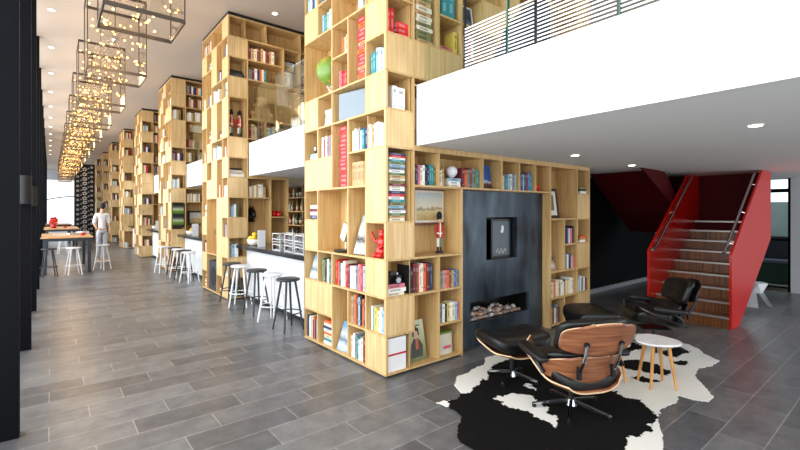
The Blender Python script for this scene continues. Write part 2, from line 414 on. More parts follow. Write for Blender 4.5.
# ------------------------------------------------------------ shelving
T = .011   # half board thickness
def face_mesh(root, frame, F, cols, zs, cells, depth, corner=None, need=(), skipv=()):
    """cells: dict (col,row)->id ; id<0 solid, >=0 open (same id merges), missing = nothing.
    corner: column line shared with the neighbouring face; the side face leaves the shelf boards
    of that column to the front face and returns the rows where it needs them"""
    M = F.M(); nc, nr = len(cols)-1, len(zs)-1
    get = lambda c, r: cells.get((c, r)); ng = lambda a, b_: (get(a, b_) or 0) < 0
    def wants(a, b_):
        if a is None and b_ is None: return False
        if a == b_ and a is not None and a >= 0: return False
        return not (a is not None and b_ is not None and a < 0 and b_ < 0)
    def runs(flags):
        out, st = [], None
        for i, f in enumerate(list(flags)+[None]):
            if st is not None and f != cur: out.append((st, i, cur)); st = None
            if st is None and f: st = i; cur = f
        return out
    for c in range(nc+1):
        if c in skipv: continue
        fl = []
        for r in range(nr):
            f = wants(get(c-1, r), get(c, r))
            if f and c == corner and ((get(0, r) if c == 0 else get(c-1, r)) or 0) < 0: f = False
            fl.append(f)
        for r0, r1, _ in runs(fl):
            x0, x1 = cols[c]-T, cols[c]+T
            if c == corner: x0, x1 = (cols[c]+.019, cols[c]+.03) if c == 0 else (cols[c]-.03, cols[c]-.019)
            frame.box((x0, 0, zs[r0]-T+.0006), (x1, depth, zs[r1]+T-.0006), OAK, M)
    ret = set(); side_last = nc-1 if corner == nc else None
    for r in range(nr+1):
        fl = []
        for c in range(nc):
            f = wants(get(c, r-1), get(c, r))
            if c == side_last:
                if f: ret.add(r)
                f = False
            if c == 0 and corner == 0 and r in need: f = True
            fl.append(f)
        for c0, c1, _ in runs(fl):
            x0 = cols[c0]-T+.0006; x1 = cols[c1]+T-.0006
            if corner == 0 and c0 == 0: x0 = cols[0]+.0004
            frame.box((x0, .0006, zs[r]-T), (x1, depth-.0006, zs[r]+T), OAK, M)
    seen = set(); back = MB()
    for (c, r), i in sorted(cells.items()):
        back.box((cols[c]+(.03 if corner == 0 and c == 0 else 0), depth, zs[r]), (cols[c+1]-(.03 if corner == nc and c == nc-1 else 0), depth+.0085, zs[r+1]), OAK, M)
        if i >= 0 or (c, r) in seen: continue
        q, reg = [(c, r)], []
        while q:
            k = q.pop()
            if k in seen or k not in cells or cells[k] >= 0: continue
            seen.add(k); reg.append(k); q += [(k[0]+1, k[1]), (k[0]-1, k[1]), (k[0], k[1]+1), (k[0], k[1]-1)]
        p = MB()
        for c2, r2 in reg:
            p.box((cols[c2] if ng(c2-1, r2) else (cols[c2] if corner == c2 else cols[c2]+T), .001, zs[r2] if ng(c2, r2-1) else zs[r2]+T),
                  (cols[c2+1] if ng(c2+1, r2) else (cols[c2+1] if corner == c2+1 else cols[c2+1]-T), .019, zs[r2+1] if ng(c2, r2+1) else zs[r2+1]-T), OAKP, M)
        p.build('closed_panel', root)
    back.build('back_panel', root)
    return ret
def cellmap(rows, c0=0, r0=0):
    """rows: strings from TOP row to bottom; '#' solid, '.' nothing, letters = open cells (same letter merges)"""
    d = {}; n_ = len(rows)
    for i, s in enumerate(rows):
        r = r0+n_-1-i
        for c, ch in enumerate(s):
            if ch == '.': continue
            d[(c0+c, r)] = -1 if ch == '#' else ord(ch)
    return d
FC = [CW*i for i in range(12)]; SCL = [CS*i for i in range(6)]; ZS = [ZR(k) for k in range(15)]

# --- main bookcase (first tower, its wing around the fireplace)
FRT = Face(XL, YF, 0); LFT = Face(XL, YF+5*CS, -PI/2)
root = empty('bookcase', (XL, YF, 0))
tag(root, 'huge light oak bookcase tower and wing wrapping around the dark fireplace', 'bookcase', 'oak bookcase towers along the hall')
fr = MB()
left = cellmap(['a#bb#',    # 13
                'abb#c',    # 12
                'aghh#',    # 11 ... upper rows, mostly above the frame
                '#ijjk',    # 10
                'llmn#',    # 9
                'llonp',    # 8
                '#qrr#',    # 7
                'stuvv',    # 6
                '##uw#',    # 5
                'xyyz#',    # 4
                '#yyzA',    # 3
                'BCDD#',    # 2
                '##EFG',    # 1
                'HIEJ#'])   # 0
LM = dict(left)
for k_ in [(0, 11)]: LM[k_] = ord('a')+0
LM[(0, 12)] = ord('1'); LM[(0, 13)] = ord('1'); LM[(0, 11)] = ord('2')
need = face_mesh(root, fr, LFT, SCL, ZS, LM, .34, 5)
P_ = ['a', '#', 'b', '#', 'c', '#', 'd', '#', 'e', 'e', '#', 'f', '#', 'g']  # col P top->bottom (rows 13..0)
low = {}
def put(c, r, ch): low[(c, r)] = -1 if ch == '#' else ord(ch)
for i, ch in enumerate(['#', 'a', '#', 'b', 'c', '#', 'd', '#', 'e', 'e', '#', 'f', '#', 'g']): put(0, 13-i, ch)
for r, s in {5: 'hiijklmr', 4: 'oo', 3: 'oo', 2: 'fp', 1: 'qs', 0: 'gt'}.items():
    for i, ch in enumerate(s): put(1+i, r, ch)
put(1, 0, 'q'); put(2, 0, 't'); put(2, 1, 's'); low[(0, 0)] = ord('g')
# join P0 with the tall cell beside it as the photo shows no divider
low[(0, 0)] = ord('q')
# columns 3..7 row 5 exist above the fireplace, cols 8..10 right block
for c in range(3, 8):
    for r in range(0, 5): low.pop((c, r), None)
low[(2, 5)] = ord('i'); low[(3, 5)] = ord('i'); low[(4, 5)] = ord('j'); low[(5, 5)] = ord('k'); low[(6, 5)] = ord('l'); low[(7, 5)] = ord('m'); low[(1, 5)] = ord('h')
rb = {5: 'uux', 4: 'uu#', 3: 'vwy', 2: 'vz#', 1: 'AAB', 0: 'CD#'}
for r, s in rb.items():
    for i, ch in enumerate(s): put(8+i, r, ch)
cm = {k: v for k, v in low.items()}
face_mesh(root, fr, FRT, FC, ZS, cm, .36, 0, need)
# upper wing, from the balcony floor up
UZ = [HB+.015]+[ZR(k) for k in (8, 9, 10, 11, 12, 13, 14)]
UM2 = {}
UPR = {0: '.oo########', 1: '.##a#######', 2: '.bcdde##ff#', 3: '.bgh####ii#', 4: '.jgkk#l#mm#', 5: '.#nnop##qq#', 6: '.rr#op##st#'}
for r, s in UPR.items():
    for c, ch in enumerate(s):
        if ch != '.': UM2[(c, r)] = -1 if ch == '#' else ord(ch)
face_mesh(root, fr, FRT, FC, UZ, UM2, .36, skipv=(1,))
fr.box((XL+CW*3+.0, YF+.002, ZR(6)+T), (XL+CW*11+T, YF+.34, HS), OAK)           # header board
fr.box((XL+CW+T, YF+.002, ZR(6)+T), (XL+CW*3, YF+.34, HS), OAK)
for c_ in (3, 8): fr.box((XL+CW*c_-T, YF, 0), (XL+CW*c_+T, YF+.36, ZR(0)-T), OAK)      # ends at the fireplace reach the floor
fr.box((XL+.36, YF+.38, Z0), (XL+.372, YF+1.8, ZR(14)), OAK); fr.box((XL, YF+1.8, Z0), (XL+.37, YF+1.811, ZR(14)), OAK)
fr.build('frame', root)
pl = MB().box((XL+.05, YF+.06, 0), (XL+CW*3-.02, YF+.34, Z0-T), PLINTH); pl.box((XL+.05, YF+.3, 0), (XL+.3, YF+1.76, Z0-T-.001), PLINTH)
pl.box((XL+CW*8+.02, YF+.05, 0), (XL+CW*11-.03, YF+.34, Z0-T), PLINTH); pl.build('plinth', root)
dl = MB().box((XL+.08, YF+.3, ZR(14)+T), (XL+.36, YF+1.7, HC), PLINTH); dl.build('shadow_gap', root); rebase(root)

# --- fireplace
fp = empty('fireplace', (4.73, 3.62, 0)); tag(fp, 'tall blued steel fireplace with display niche and long slot opening', 'fireplace')
b = MB(); X0, X1, Y0, Y1, ZT = 3.797, 5.66, 3.62, 3.66, 1.966
nx0, nx1, nz0, nz1 = 4.38, 5.04, 1.075, 1.63; sx0, sx1, sz0, sz1 = 4.07, 5.32, .30, .565
for a, c in (((X0, sz1), (nx0, ZT)), ((nx1, sz1), (X1, ZT)), ((nx0, nz1), (nx1, ZT)), ((nx0, sz1), (nx1, nz0)), ((X0, 0), (sx0, sz1)), ((sx1, 0), (X1, sz1)), ((sx0, 0), (sx1, sz0))):
    b.box((a[0], Y0, a[1]), (c[0], Y1, c[1]), STEEL)
b.build('surround', fp)
def liner(x0, x1, z0, z1, d, m):
    b = MB(); y = Y1
    b.box((x0-.02, y, z0-.02), (x1+.02, y+d, z0), m); b.box((x0-.02, y, z1), (x1+.02, y+d, z1+.02), m); b.box((x0-.02, y, z0), (x0, y+d, z1), m); b.box((x1, y, z0), (x1+.02, y+d, z1), m); b.box((x0-.02, y+d, z0-.02), (x1+.02, y+d+.02, z1+.02), m)
    return b
liner(sx0, sx1, sz0, sz1, .3, BLKMET).build('burner_box', fp)
liner(nx0, nx1, nz0, nz1, .2, BLKMET).build('niche', fp); rebase(fp)
pc = empty('framed_picture', (4.81, 3.72, nz0)); tag(pc, 'dark framed picture of a white bird inside the fireplace niche', 'picture')
b = MB()
for a, c in (((-.22, .0), (-.19, .53)), ((.19, .0), (.22, .53)), ((-.19, .5), (.19, .53)), ((-.19, 0), (.19, .03))): b.box((a[0], -.012, a[1]), (c[0], .012, c[1]), BLKMET)
b.build('picture_frame', pc)
b = MB().box((-.19, -.004, .03), (.19, .008, .5), mat('slate print', (84, 98, 108), .4))
wm = mat('print white', (226, 224, 216), .5)
b.ball((.03, -.004, .4), .035, wm, 2, (.8, .12, 1.3)); b.ball((.02, -.004, .36), .03, wm, 2, (1.1, .12, .8)); b.cyl((.0, -.005, .14), (.02, -.005, .33), .004, mat('stem', (120, 90, 70)), n=6)
gm = mat('print grey', (150, 150, 148), .5)
for i in range(9): b.ball((-.1+.025*i, -.004, .09+.025*math.sin(i*1.9)), .024, gm, 1, (1, .12, .8))
b.build('print', pc)
pm = [mat('pebble %d' % i, c, .7, noise=.2, nscale=30) for i, c in enumerate([(140, 126, 114), (186, 178, 166), (104, 98, 96), (205, 200, 194), (150, 146, 146), (176, 128, 104)])]
pmesh = []
for i in range(6):
    b = MB().ball((0, 0, 0), 1, pm[i], 2, (1, .8, .7)); me = bpy.data.meshes.new('pebble')
    for v in b.bm.verts: v.co *= 1+.12*math.sin(v.co.x*7+i)*math.cos(v.co.y*6+v.co.z*5)
    b.bm.to_mesh(me); b.bm.free(); me.materials.append(pm[i])
    for p in me.polygons: p.use_smooth = True
    pmesh.append(me)
for lay in range(3):
    nn = (24, 20, 11)[lay]
    for i in range(nn):
        for dp in range(2 if lay < 2 else 1):
            r = R.uniform(.026, .038); x = sx0+(.04, .1, .2)[lay]+(sx1-sx0-(.12, .3, .62)[lay])*(i+.5*(lay % 2)+R.uniform(-.2, .2))/nn
            o = bpy.data.objects.new('pebble', pmesh[R.randrange(6)]); COL.objects.link(o)
            o.location = (x, 3.70+.055*lay*.6+.075*dp, sz0+r*.72+lay*.046*(1+.25*math.sin(i))); o.scale = (r, r, r)
            o.rotation_euler = (R.uniform(0, .5), R.uniform(0, .5), R.uniform(0, 6))
            tag(o, 'grey or brown pebble heaped in the long fireplace slot', 'pebble', 'pebbles in the fireplace slot')

# ------------------------------------------------------------ contents of the main bookcase
def cz(r): return ZR(r)+T
WARM = ['cream', 'white', 'tan', 'cream', 'grey', 'white', 'red', 'pale blue']
MIX = ['grey', 'maroon', 'white', 'navy', 'orange', 'cream', 'teal', 'black', 'red', 'tan', 'pale blue']
def U(c): return c*CS+T+.004
def V(c): return c*CW+T+.004
L_, F_ = LFT, FRT
upright(L_, U(0), U(1)-.03, cz(0), ['navy', 'grey', 'white', 'green', 'cream', 'maroon', 'orange'], 'bottom far corner, left side', .26)
stack(L_, U(1)+.07, .22, cz(0), 8, ['white', 'teal', 'cream', 'orange', 'white', 'navy', 'cream', 'orange'], 'pile beside the bottom far corner', .04)
upright(L_, U(3), U(4)-.03, cz(0), ['cream', 'white', 'grey', 'teal', 'white', 'cream', 'maroon'], 'bottom row beside leaning print', .25, th=.04)
upright(L_, U(3), U(4)-.03, cz(1), ['tan', 'grey', 'orange', 'brown', 'pale blue', 'black', 'orange', 'navy'], 'second row, left side', .31, th=.036)
upright(L_, U(4)+.03, U(5)-.05, cz(1), ['white', 'teal', 'yellow', 'cream', 'white', 'pale blue', 'cream'], 'by the corner, second row', .25, th=.038)
upright(L_, U(1)+.03, U(2)-.03, cz(2), ['green', 'olive', 'black', 'white', 'green', 'grey'], 'third row, green group', .29, th=.045)
upright(L_, U(2)+.02, U(4)-.04, cz(2), ['red', 'orange', 'navy', 'white', 'cream', 'red', 'maroon', 'white', 'cream', 'white', 'grey', 'pink', 'scarlet', 'pale blue', 'white'], 'long third row, left side', .28, .17, th=.042)
stack(L_, U(0)+.05, .24, cz(4), 4, ['navy', 'white', 'maroon', 'white'], 'pile in far column, left side', .045)
upright(L_, U(3)+.02, U(4)-.03, cz(5), ['tan']*8, 'tan set, sixth row', .27, var=.002, th=.04)
stack(L_, U(2)+.07, .2, cz(5), 15, ['red', 'scarlet', 'red'], 'tall red pile, mid column', .0475, w0=.05)
upright(L_, U(1)+.03, U(2)-.03, cz(6), ['white', 'red', 'cream', 'grey', 'pink', 'teal', 'cream'], 'seventh row, left side', .25, th=.038)
upright(L_, U(3)+.03, U(5)-.06, cz(6), ['cream', 'cream', 'white', 'grey', 'white', 'teal', 'navy', 'white', 'cream', 'tan', 'white', 'cream', 'white', 'cream', 'white'], 'long pale row by the corner', .25, .19, th=.043)
stack(L_, U(1)+.1, .2, cz(7), 5, ['white', 'white', 'pale blue'], 'white pile below the globe', .04)
stack(L_, U(0)+.06, .22, cz(6), 2, ['white', 'pale blue'], 'pair under the old camera', .05)
upright(L_, U(2)+.1, U(3)-.02, cz(8), ['pink', 'scarlet', 'red', 'red', 'pink', 'scarlet'], 'small red set beside globe', .2, th=.038)
upright(L_, U(4)+.03, U(5)-.04, cz(8), ['teal', 'teal', 'pale blue', 'white', 'pale blue', 'white', 'grey'], 'blue set at the corner', .25, th=.04)
stack(L_, U(3)+.1, .19, cz(8), 15, ['scarlet', 'orange', 'red', 'tan', 'scarlet', 'red'], 'tall red pile at upper right', .049, w0=.05)
upright(L_, U(2)+.17, U(3)-.03, cz(9), ['orange', 'cream', 'tan', 'cream'], 'small shelf above red set', .22, th=.04)
upright(L_, U(1)+.05, U(2)-.05, cz(10), ['pale blue', 'teal', 'green', 'pale blue', 'cream'], 'blue green set near top', .25, th=.045)
upright(L_, U(3)+.15, U(4)-.04, cz(10), ['white', 'cream', 'grey', 'white'], 'white set near top', .24, th=.04)
upright(L_, U(4)+.03, U(5)-.2, cz(10), ['scarlet', 'red', 'scarlet'], 'red trio at top corner', .24, th=.04)
upright(L_, U(0)+.02, U(1)-.05, cz(11), ['pale blue', 'white', 'navy', 'blue', 'cream', 'pink'], 'far column, topmost visible', .25, th=.045)
upright(L_, U(1)+.03, U(2)-.05, cz(11), ['blue', 'navy', 'pale blue', 'white', 'teal'], 'second column, topmost visible', .25, th=.045) if LM.get((1, 11)) != -1 else None
# front face
upright(F_, V(0)+.32, V(2)-.06, cz(2), ['black', 'black', 'maroon', 'brown', 'red', 'cream', 'white', 'orange', 'maroon', 'black', 'navy', 'black', 'blue', 'navy'], 'black group beside the old camera', .29, .2, th=.032)
upright(F_, V(2)+.02, V(3)-.03, cz(2), ['grey', 'tan', 'pink', 'orange', 'brown', 'tan', 'blue', 'grey', 'brown'], 'paperbacks left of the fireplace', .2, .13, th=.037, w0=.02, var=.006)
upright(F_, V(2)+.02, V(3)-.03, cz(1), ['grey', 'white', 'black', 'yellow', 'white', 'cream', 'pale blue', 'pink', 'white'], 'pale paperbacks left of the fireplace', .21, .13, th=.037, w0=.02, var=.006)
stack(F_, V(0)+.02, .26, cz(2), 3, ['cream', 'white', 'pink'], 'pile under the old camera, front', .035, .22, w0=.03)
stack(F_, V(0)+.055, .22, cz(4), 26, ['cream', 'tan', 'green', 'white', 'grey', 'pale blue', 'olive', 'teal', 'white', 'red', 'navy', 'white', 'cream', 'maroon', 'olive'], 'tall corner pile', .0288, w0=.03)
upright(F_, V(1)+.01, V(2)-.03, cz(5), ['black', 'navy', 'pink', 'cream', 'white', 'black', 'navy', 'teal', 'teal', 'green', 'red'], 'row above the soldier, left part', .21, .15, th=.033)
upright(F_, V(2)+.01, V(2)+.1, cz(5), ['cream', 'tan'], 'pair left of the white sphere', .21, .15, th=.04)
upright(F_, V(3)+.02, V(4)-.02, cz(5), ['maroon', 'orange', 'grey', 'brown', 'grey', 'olive', 'teal', 'blue', 'black'], 'red to blue row above fireplace', .24, .15, th=.04)
upright(F_, V(5)+.02, V(6)-.02, cz(5), ['cream', 'grey', 'teal', 'pale blue', 'cream', 'grey', 'pale blue', 'brown'], 'pale row above the fireplace', .19, .14, th=.04)
upright(F_, V(6)+.02, V(7)-.03, cz(5), ['blue', 'navy', 'pale blue', 'navy', 'maroon', 'blue', 'teal', 'cream'], 'blue row above the fireplace', .23, .14, th=.04)
stack(F_, V(2)+.18, .2, cz(5), 3, ['cream', 'white', 'pale blue'], 'pile under the white sphere', .04, w0=.03)
upright(F_, V(10)+.01, V(10)+.08, cz(5), ['grey', 'white'], 'top right of the wing', .2, th=.04)
stack(F_, V(10)+.14, .2, cz(5), 3, ['white', 'black', 'olive'], 'pile at wing top right', .035)
upright(F_, V(9)+.02, V(10)-.03, cz(3), ['teal', 'black', 'blue', 'white', 'pink', 'black', 'teal', 'pale blue'], 'teal row right of fireplace', .25, th=.045)
upright(F_, V(10)+.0, V(10)+.09, cz(3), ['pale blue', 'green'], 'pair by the wing edge', .2, th=.042)
stack(F_, V(10)+.14, .2, cz(3), 3, ['white', 'tan', 'orange'], 'small pile by wing edge', .035)
upright(F_, V(9)+.02, V(10)-.03, cz(2), ['blue', 'grey', 'white', 'navy', 'blue', 'yellow', 'pink', 'white'], 'mixed row right of fireplace', .22, th=.045)
upright(F_, V(8)+.03, V(10)-.03, cz(1), ['cream', 'tan', 'orange', 'cream', 'cream', 'tan', 'white', 'cream', 'brown', 'cream', 'yellow', 'cream', 'white', 'cream', 'cream'], 'cream row right of fireplace', .23, th=.046)
upright(F_, V(10)+.02, V(11)-.05, cz(1), ['white', 'pale blue', 'white', 'grey', 'white', 'maroon'], 'white group at wing edge', .22, th=.05)
upright(F_, V(8)+.03, V(9)-.1, cz(0), ['tan', 'brown', 'cream', 'grey', 'brown'], 'low row behind the ottoman', .25, th=.05)
upright(F_, V(0)+.03, V(0)+.17, cz(9), ['scarlet', 'red', 'scarlet'], 'upright red trio, front corner', .25, th=.048)
stack(F_, V(0)+.18, .165, cz(9), 3, ['scarlet', 'red', 'scarlet'], 'flat red trio, front corner', .05)
stack(F_, V(1)+.05, .24, UZ[2]+T, 12, ['tan', 'olive', 'olive', 'cream', 'olive', 'cream', 'cream', 'tan', 'cream', 'tan', 'olive', 'tan'], 'old pile above the balcony', .046, w0=.03)
upright(F_, V(0)+.1, V(0)+.3, cz(7), ['white', 'white', 'white'], 'white brick, front', .25, .18, th=.08, w0=.03)
upright(F_, V(2)+.07, V(2)+.14, UZ[1]+T, ['black', 'yellow'], 'pair behind the glass', .26, th=.03)
upright(F_, V(2)+.26, V(3)-.02, UZ[2]+T, ['yellow', 'olive'], 'yellow pair upstairs', .28, th=.045)
stack(F_, V(2)+.04, .2, UZ[2]+T, 2, ['red', 'pink'], 'red pair upstairs', .035)
upright(F_, V(3)+.05, V(4)-.1, UZ[2]+T, ['cream', 'navy', 'orange', 'white', 'teal'], 'row upstairs behind the glass', .25, th=.045)
upright(F_, V(8)+.05, V(9)-.1, UZ[2]+T, MIX, 'upstairs right part', .25, th=.045)
upright(F_, V(2)+.05, V(3)-.1, UZ[3]+T, ['teal', 'teal'], 'large teal pair upstairs', .3, th=.12)

def leaning(F, u, w_, z, wd, ht, mfr, mpic, label, lean=.22, cat='picture', name='framed_picture', t=.02, fw=.02, extra=None, yaw=0):
    r = empty(name, F.pt(u, w_, z)); r.rotation_euler = (0, 0, F.rot+yaw); tag(r, label, cat)
    b = MB(); M = Matrix.Rotation(-lean, 4, 'X')
    if fw:
        for a, c in (((0, 0), (fw, ht)), ((wd-fw, 0), (wd, ht)), ((fw, ht-fw), (wd-fw, ht)), ((fw, 0), (wd-fw, fw))): b.box((a[0], -t/2, a[1]), (c[0], t/2, c[1]), mfr, M)
        b.build('picture_frame', r); b = MB()
    b.box((fw, -t/4, fw), (wd-fw, t/4, ht-fw), mpic, M)
    if extra: extra(b, M)
    b.build('picture_sheet', r)
    return r
def paint(name, stops, scale=(1, 1, 2.2), nscale=2.0):
    """vertical landscape-like procedural picture; stops (height fraction colour) along local z with noise"""
    m = bpy.data.materials.new(name); m.use_nodes = True; nt = m.node_tree; b = nt.nodes['Principled BSDF']; L = nt.links.new
    tc = nt.nodes.new('ShaderNodeTexCoord'); sp = nt.nodes.new('ShaderNodeSeparateXYZ'); n = nt.nodes.new('ShaderNodeTexNoise'); n.inputs['Scale'].default_value = 14; n.inputs['Detail'].default_value = 5
    a = nt.nodes.new('ShaderNodeMath'); a.operation = 'MULTIPLY_ADD'; a.inputs[1].default_value = .28; 
    L(tc.outputs['Generated'], sp.inputs[0]); L(tc.outputs['Object'], n.inputs['Vector']); L(n.outputs['Fac'], a.inputs[0]); L(sp.outputs['Z'], a.inputs[2])
    r = nt.nodes.new('ShaderNodeValToRGB'); L(a.outputs[0], r.inputs[0]); L(r.outputs[0], b.inputs['Base Color'])
    el = r.color_ramp.elements
    while len(el) < len(stops): el.new(.5)
    for e, (p, c) in zip(el, stops): e.position = p; e.color = lin(c)
    b.inputs['Roughness'].default_value = .5
    return m
LAND = paint('landscape painting', [(0, (140, 120, 70)), (.3, (196, 172, 112)), (.5, (214, 196, 146)), (.58, (150, 140, 110)), (.64, (222, 214, 192)), (1, (190, 204, 206))])
GREYP = paint('grey photograph', [(0, (30, 28, 32)), (.3, (220, 218, 214)), (.5, (36, 34, 36)), (.7, (236, 234, 230)), (1, (170, 180, 180))])
BLUEP = paint('blue poster', [(0, (60, 26, 28)), (.35, (80, 36, 36)), (.45, (190, 196, 206)), (.52, (40, 92, 170)), (1, (36, 84, 160))])
SNOWP = paint('pale snow print', [(0, (90, 130, 170)), (.35, (190, 204, 214)), (.5, (80, 104, 124)), (.7, (196, 208, 212)), (1, (110, 160, 196))])
POSTP = paint('green portrait poster', [(0, (84, 90, 60)), (.35, (130, 132, 88)), (.6, (166, 172, 128)), (1, (206, 214, 184))])
DKP = paint('dark magazine', [(0, (30, 34, 50)), (.4, (90, 100, 120)), (.6, (30, 34, 50)), (1, (60, 70, 90))])
TEALP = paint('teal game box', [(0, (24, 110, 130)), (.5, (40, 140, 150)), (.7, (30, 60, 60)), (1, (60, 80, 60))])
BROWNF = mat('brown picture frame', (110, 58, 36), .4); DKF = mat('dark wood frame', (44, 24, 20), .4); MATB = mat('picture mount', (232, 228, 214), .7)
BLKF = mat('black frame', (24, 24, 26), .4)
leaning(L_, U(2)+.03, .04, cz(0), .27, .34, None, SNOWP, 'pale blue photo print leaning in the bottom tall cell of the left side', .35, fw=0, t=.008, yaw=.1)
leaning(L_, U(0)+.05, .04, cz(2), .25, .32, None, SNOWP, 'snowy photo print leaning in the far left cell of third row', .3, fw=0, t=.008, yaw=.1)
leaning(L_, U(3)+.04, .04, cz(3)+.01, .27, .46, None, GREYP, 'grey photo print leaning left of the red figure', .32, fw=0, t=.01, yaw=.1)
leaning(F_, .62, .3, 1.545, .53, .44, BROWNF, MATB, 'brown framed landscape painting hung beside the toy soldier', 0, fw=.03,
        extra=lambda b, M: b.box((.055, -.0085, .055), (.475, .006, .385), LAND, M))
leaning(F_, V(1)+.01, .1, cz(0), .26, .44, None, POSTP, 'green portrait poster leaning in the lower front of the bookcase', .2, fw=0, t=.012,
        extra=lambda b, M: [b.box((.05, -.0035, .375), (.2, -.003, .39), mat('poster type', (90, 96, 70)), M),
                            b.prism([(.03, .04), (.2, .04), (.22, .16), (.16, .25), (.1, .25), (.05, .18)], 'y', -.0045, -.003, mat('poster coat', (64, 68, 58)), M),
                            b.prism([(.1, .24), (.16, .24), (.17, .3), (.13, .34), (.09, .3)], 'y', -.0055, -.004, mat('poster face', (206, 168, 136)), M),
                            b.prism([(.08, .27), (.09, .35), (.13, .38), (.18, .34), (.18, .27), (.165, .27), (.16, .32), (.11, .33), (.1, .26)], 'y', -.0065, -.005, mat('poster hair', (54, 40, 36)), M),
                            b.prism([(.11, .12), (.15, .13), (.16, .24), (.12, .24)], 'y', -.006, -.0045, mat('poster scarf', (190, 96, 70)), M)])
leaning(F_, V(4)+.02, .12, cz(5), .28, .32, None, BLUEP, 'blue and dark red poster leaning on the shelf above the fireplace', .15, fw=0, t=.012)
leaning(F_, V(8)+.02, .14, cz(4), .42, .46, DKF, MATB, 'dark framed small print leaning on the wing right of the fireplace', .12, fw=.045, yaw=.0,
        extra=lambda b, M: b.box((.12, -.0085, .12), (.3, .006, .36), mat('old print', (110, 100, 76), .6, noise=.6, nscale=60), M))
leaning(F_, V(8)+.02, .12, cz(2), .3, .5, None, GREYP, 'black and white photo print leaning right of the fireplace', .3, fw=0, t=.01)
leaning(F_, V(3)+.03, .1, UZ[3]+T, .27, .3, mat('white frame', (225, 225, 225), .4), DKP, 'white framed dark picture leaning upstairs by the glass railing', .15)
leaning(L_, U(2)+.24, .2, cz(3)+.3, .1, .2, BLKF, MATB, 'small black framed card hung behind the tilted silver sculpture', 0, fw=.012, t=.015)
# white boxed item with red band, bottom front corner
r = empty('gift_box', F_.pt(V(0)+.0, .02, cz(0))); tag(r, 'white box with a red band in the bottom front corner cell', 'box')
MB().box((0, 0, 0), (.27, .2, .345), mat('white card', (240, 240, 240), .5)).build('carton', r, bevel=.003)
MB().box((-.0015, -.0015, .165), (.2715, .2015, .185), mat('red ribbon', (196, 26, 46), .5)).build('band', r)
# carrier bag of crisps-like packet
r = empty('paper_bag', F_.pt(V(2)+.04, .05, cz(0))); tag(r, 'white and green paper bag with pink print in bottom shelf by fireplace', 'bag')
MB().grid(lambda u, v: (.13+.12*math.cos(2*PI*u)*(1-.05*v)*(1+.25*abs(math.sin(2*PI*u*2))), .07+.055*math.sin(2*PI*u)*(1-.3*v), .24*v), 24, 6, mat('bag white', (222, 218, 196), .5)).build('bag_body', r)
MB().box((.03, .02, .238), (.23, .11, .26), mat('bag green', (120, 140, 60), .5)).build('bag_top', r)
MB().box((.08, .004, .07), (.19, .012, .1), mat('bag pink print', (224, 90, 140), .5)).build('print', r)
# silver sculpture in the merged cell
r = empty('sculpture', L_.pt(U(2)+.06, .15, cz(3))); r.rotation_euler = (0, 0, -PI/2); tag(r, 'tilted silver block sculpture on dark round base, left side', 'sculpture')
MB().lathe([(.14, 0), (.15, .015), (.14, .03), (.05, .035)], (0, 0, 0), BLKMET, 24).build('base', r)
MB().cyl((0, 0, .03), (0, 0, .14), .008, CHROME).build('stem', r)
MB().box((-.06, -.035, -.11), (.06, .035, .11), mat('sculpture silver', (196, 190, 178), .35, .3), Matrix.Translation((.01, 0, .24)) @ Matrix.Rotation(.5, 4, 'Y')).build('block', r, bevel=.012)
# red dragon-like figurine: lumpy seated figure
r = empty('figurine', L_.pt(U(4)+.13, .08, cz(3))); r.rotation_euler = (0, 0, -PI/2); tag(r, 'glossy red figurine with raised arm in corner cell of the left side', 'figurine')
RG = mat('glossy red ceramic', (214, 20, 18), .2, coat=.5)
b = MB(); b.ball((.03, 0, .07), .07, RG, 2, (1, .8, 1)); b.ball((.04, 0, .16), .06, RG, 2, (1, .8, 1.1)); b.ball((.05, 0, .25), .045, RG); b.ball((.07, -.02, .28), .022, RG, 1); b.ball((.02, -.01, .285), .02, RG, 1)
b.tube([(.0, 0, .18), (-.06, -.01, .17), (-.1, -.02, .22), (-.11, -.02, .28)], [.022, .018, .014, .006], RG); b.tube([(.07, 0, .18), (.1, -.03, .13), (.07, -.06, .1)], [.022, .018, .015], RG)
b.ball((.0, -.05, .03), .035, RG, 2, (1, 1.3, .8)); b.ball((.08, -.05, .03), .035, RG, 2, (1, 1.3, .8))
b.build('body', r, smooth=True)
# little red figure on the top shelf
r = empty('figurine', F_.pt(V(7)+.08, .1, cz(5))); tag(r, 'small red animal figurine on the shelf above the fireplace', 'figurine')
b = MB(); b.ball((.06, 0, .07), .05, RG, 2, (1.5, .7, .8)); b.ball((-.0, 0, .14), .032, RG); b.tube([(.01, 0, .08), (0, 0, .14)], [.03, .024], RG)
for x in (.02, .1):
    for y in (-.02, .02): b.cyl((x, y, 0), (x, y, .06), .014, RG, n=8)
b.tube([(-.01, 0, .16), (-.02, 0, .21)], [.012, .004], RG); b.build('body', r, smooth=True)
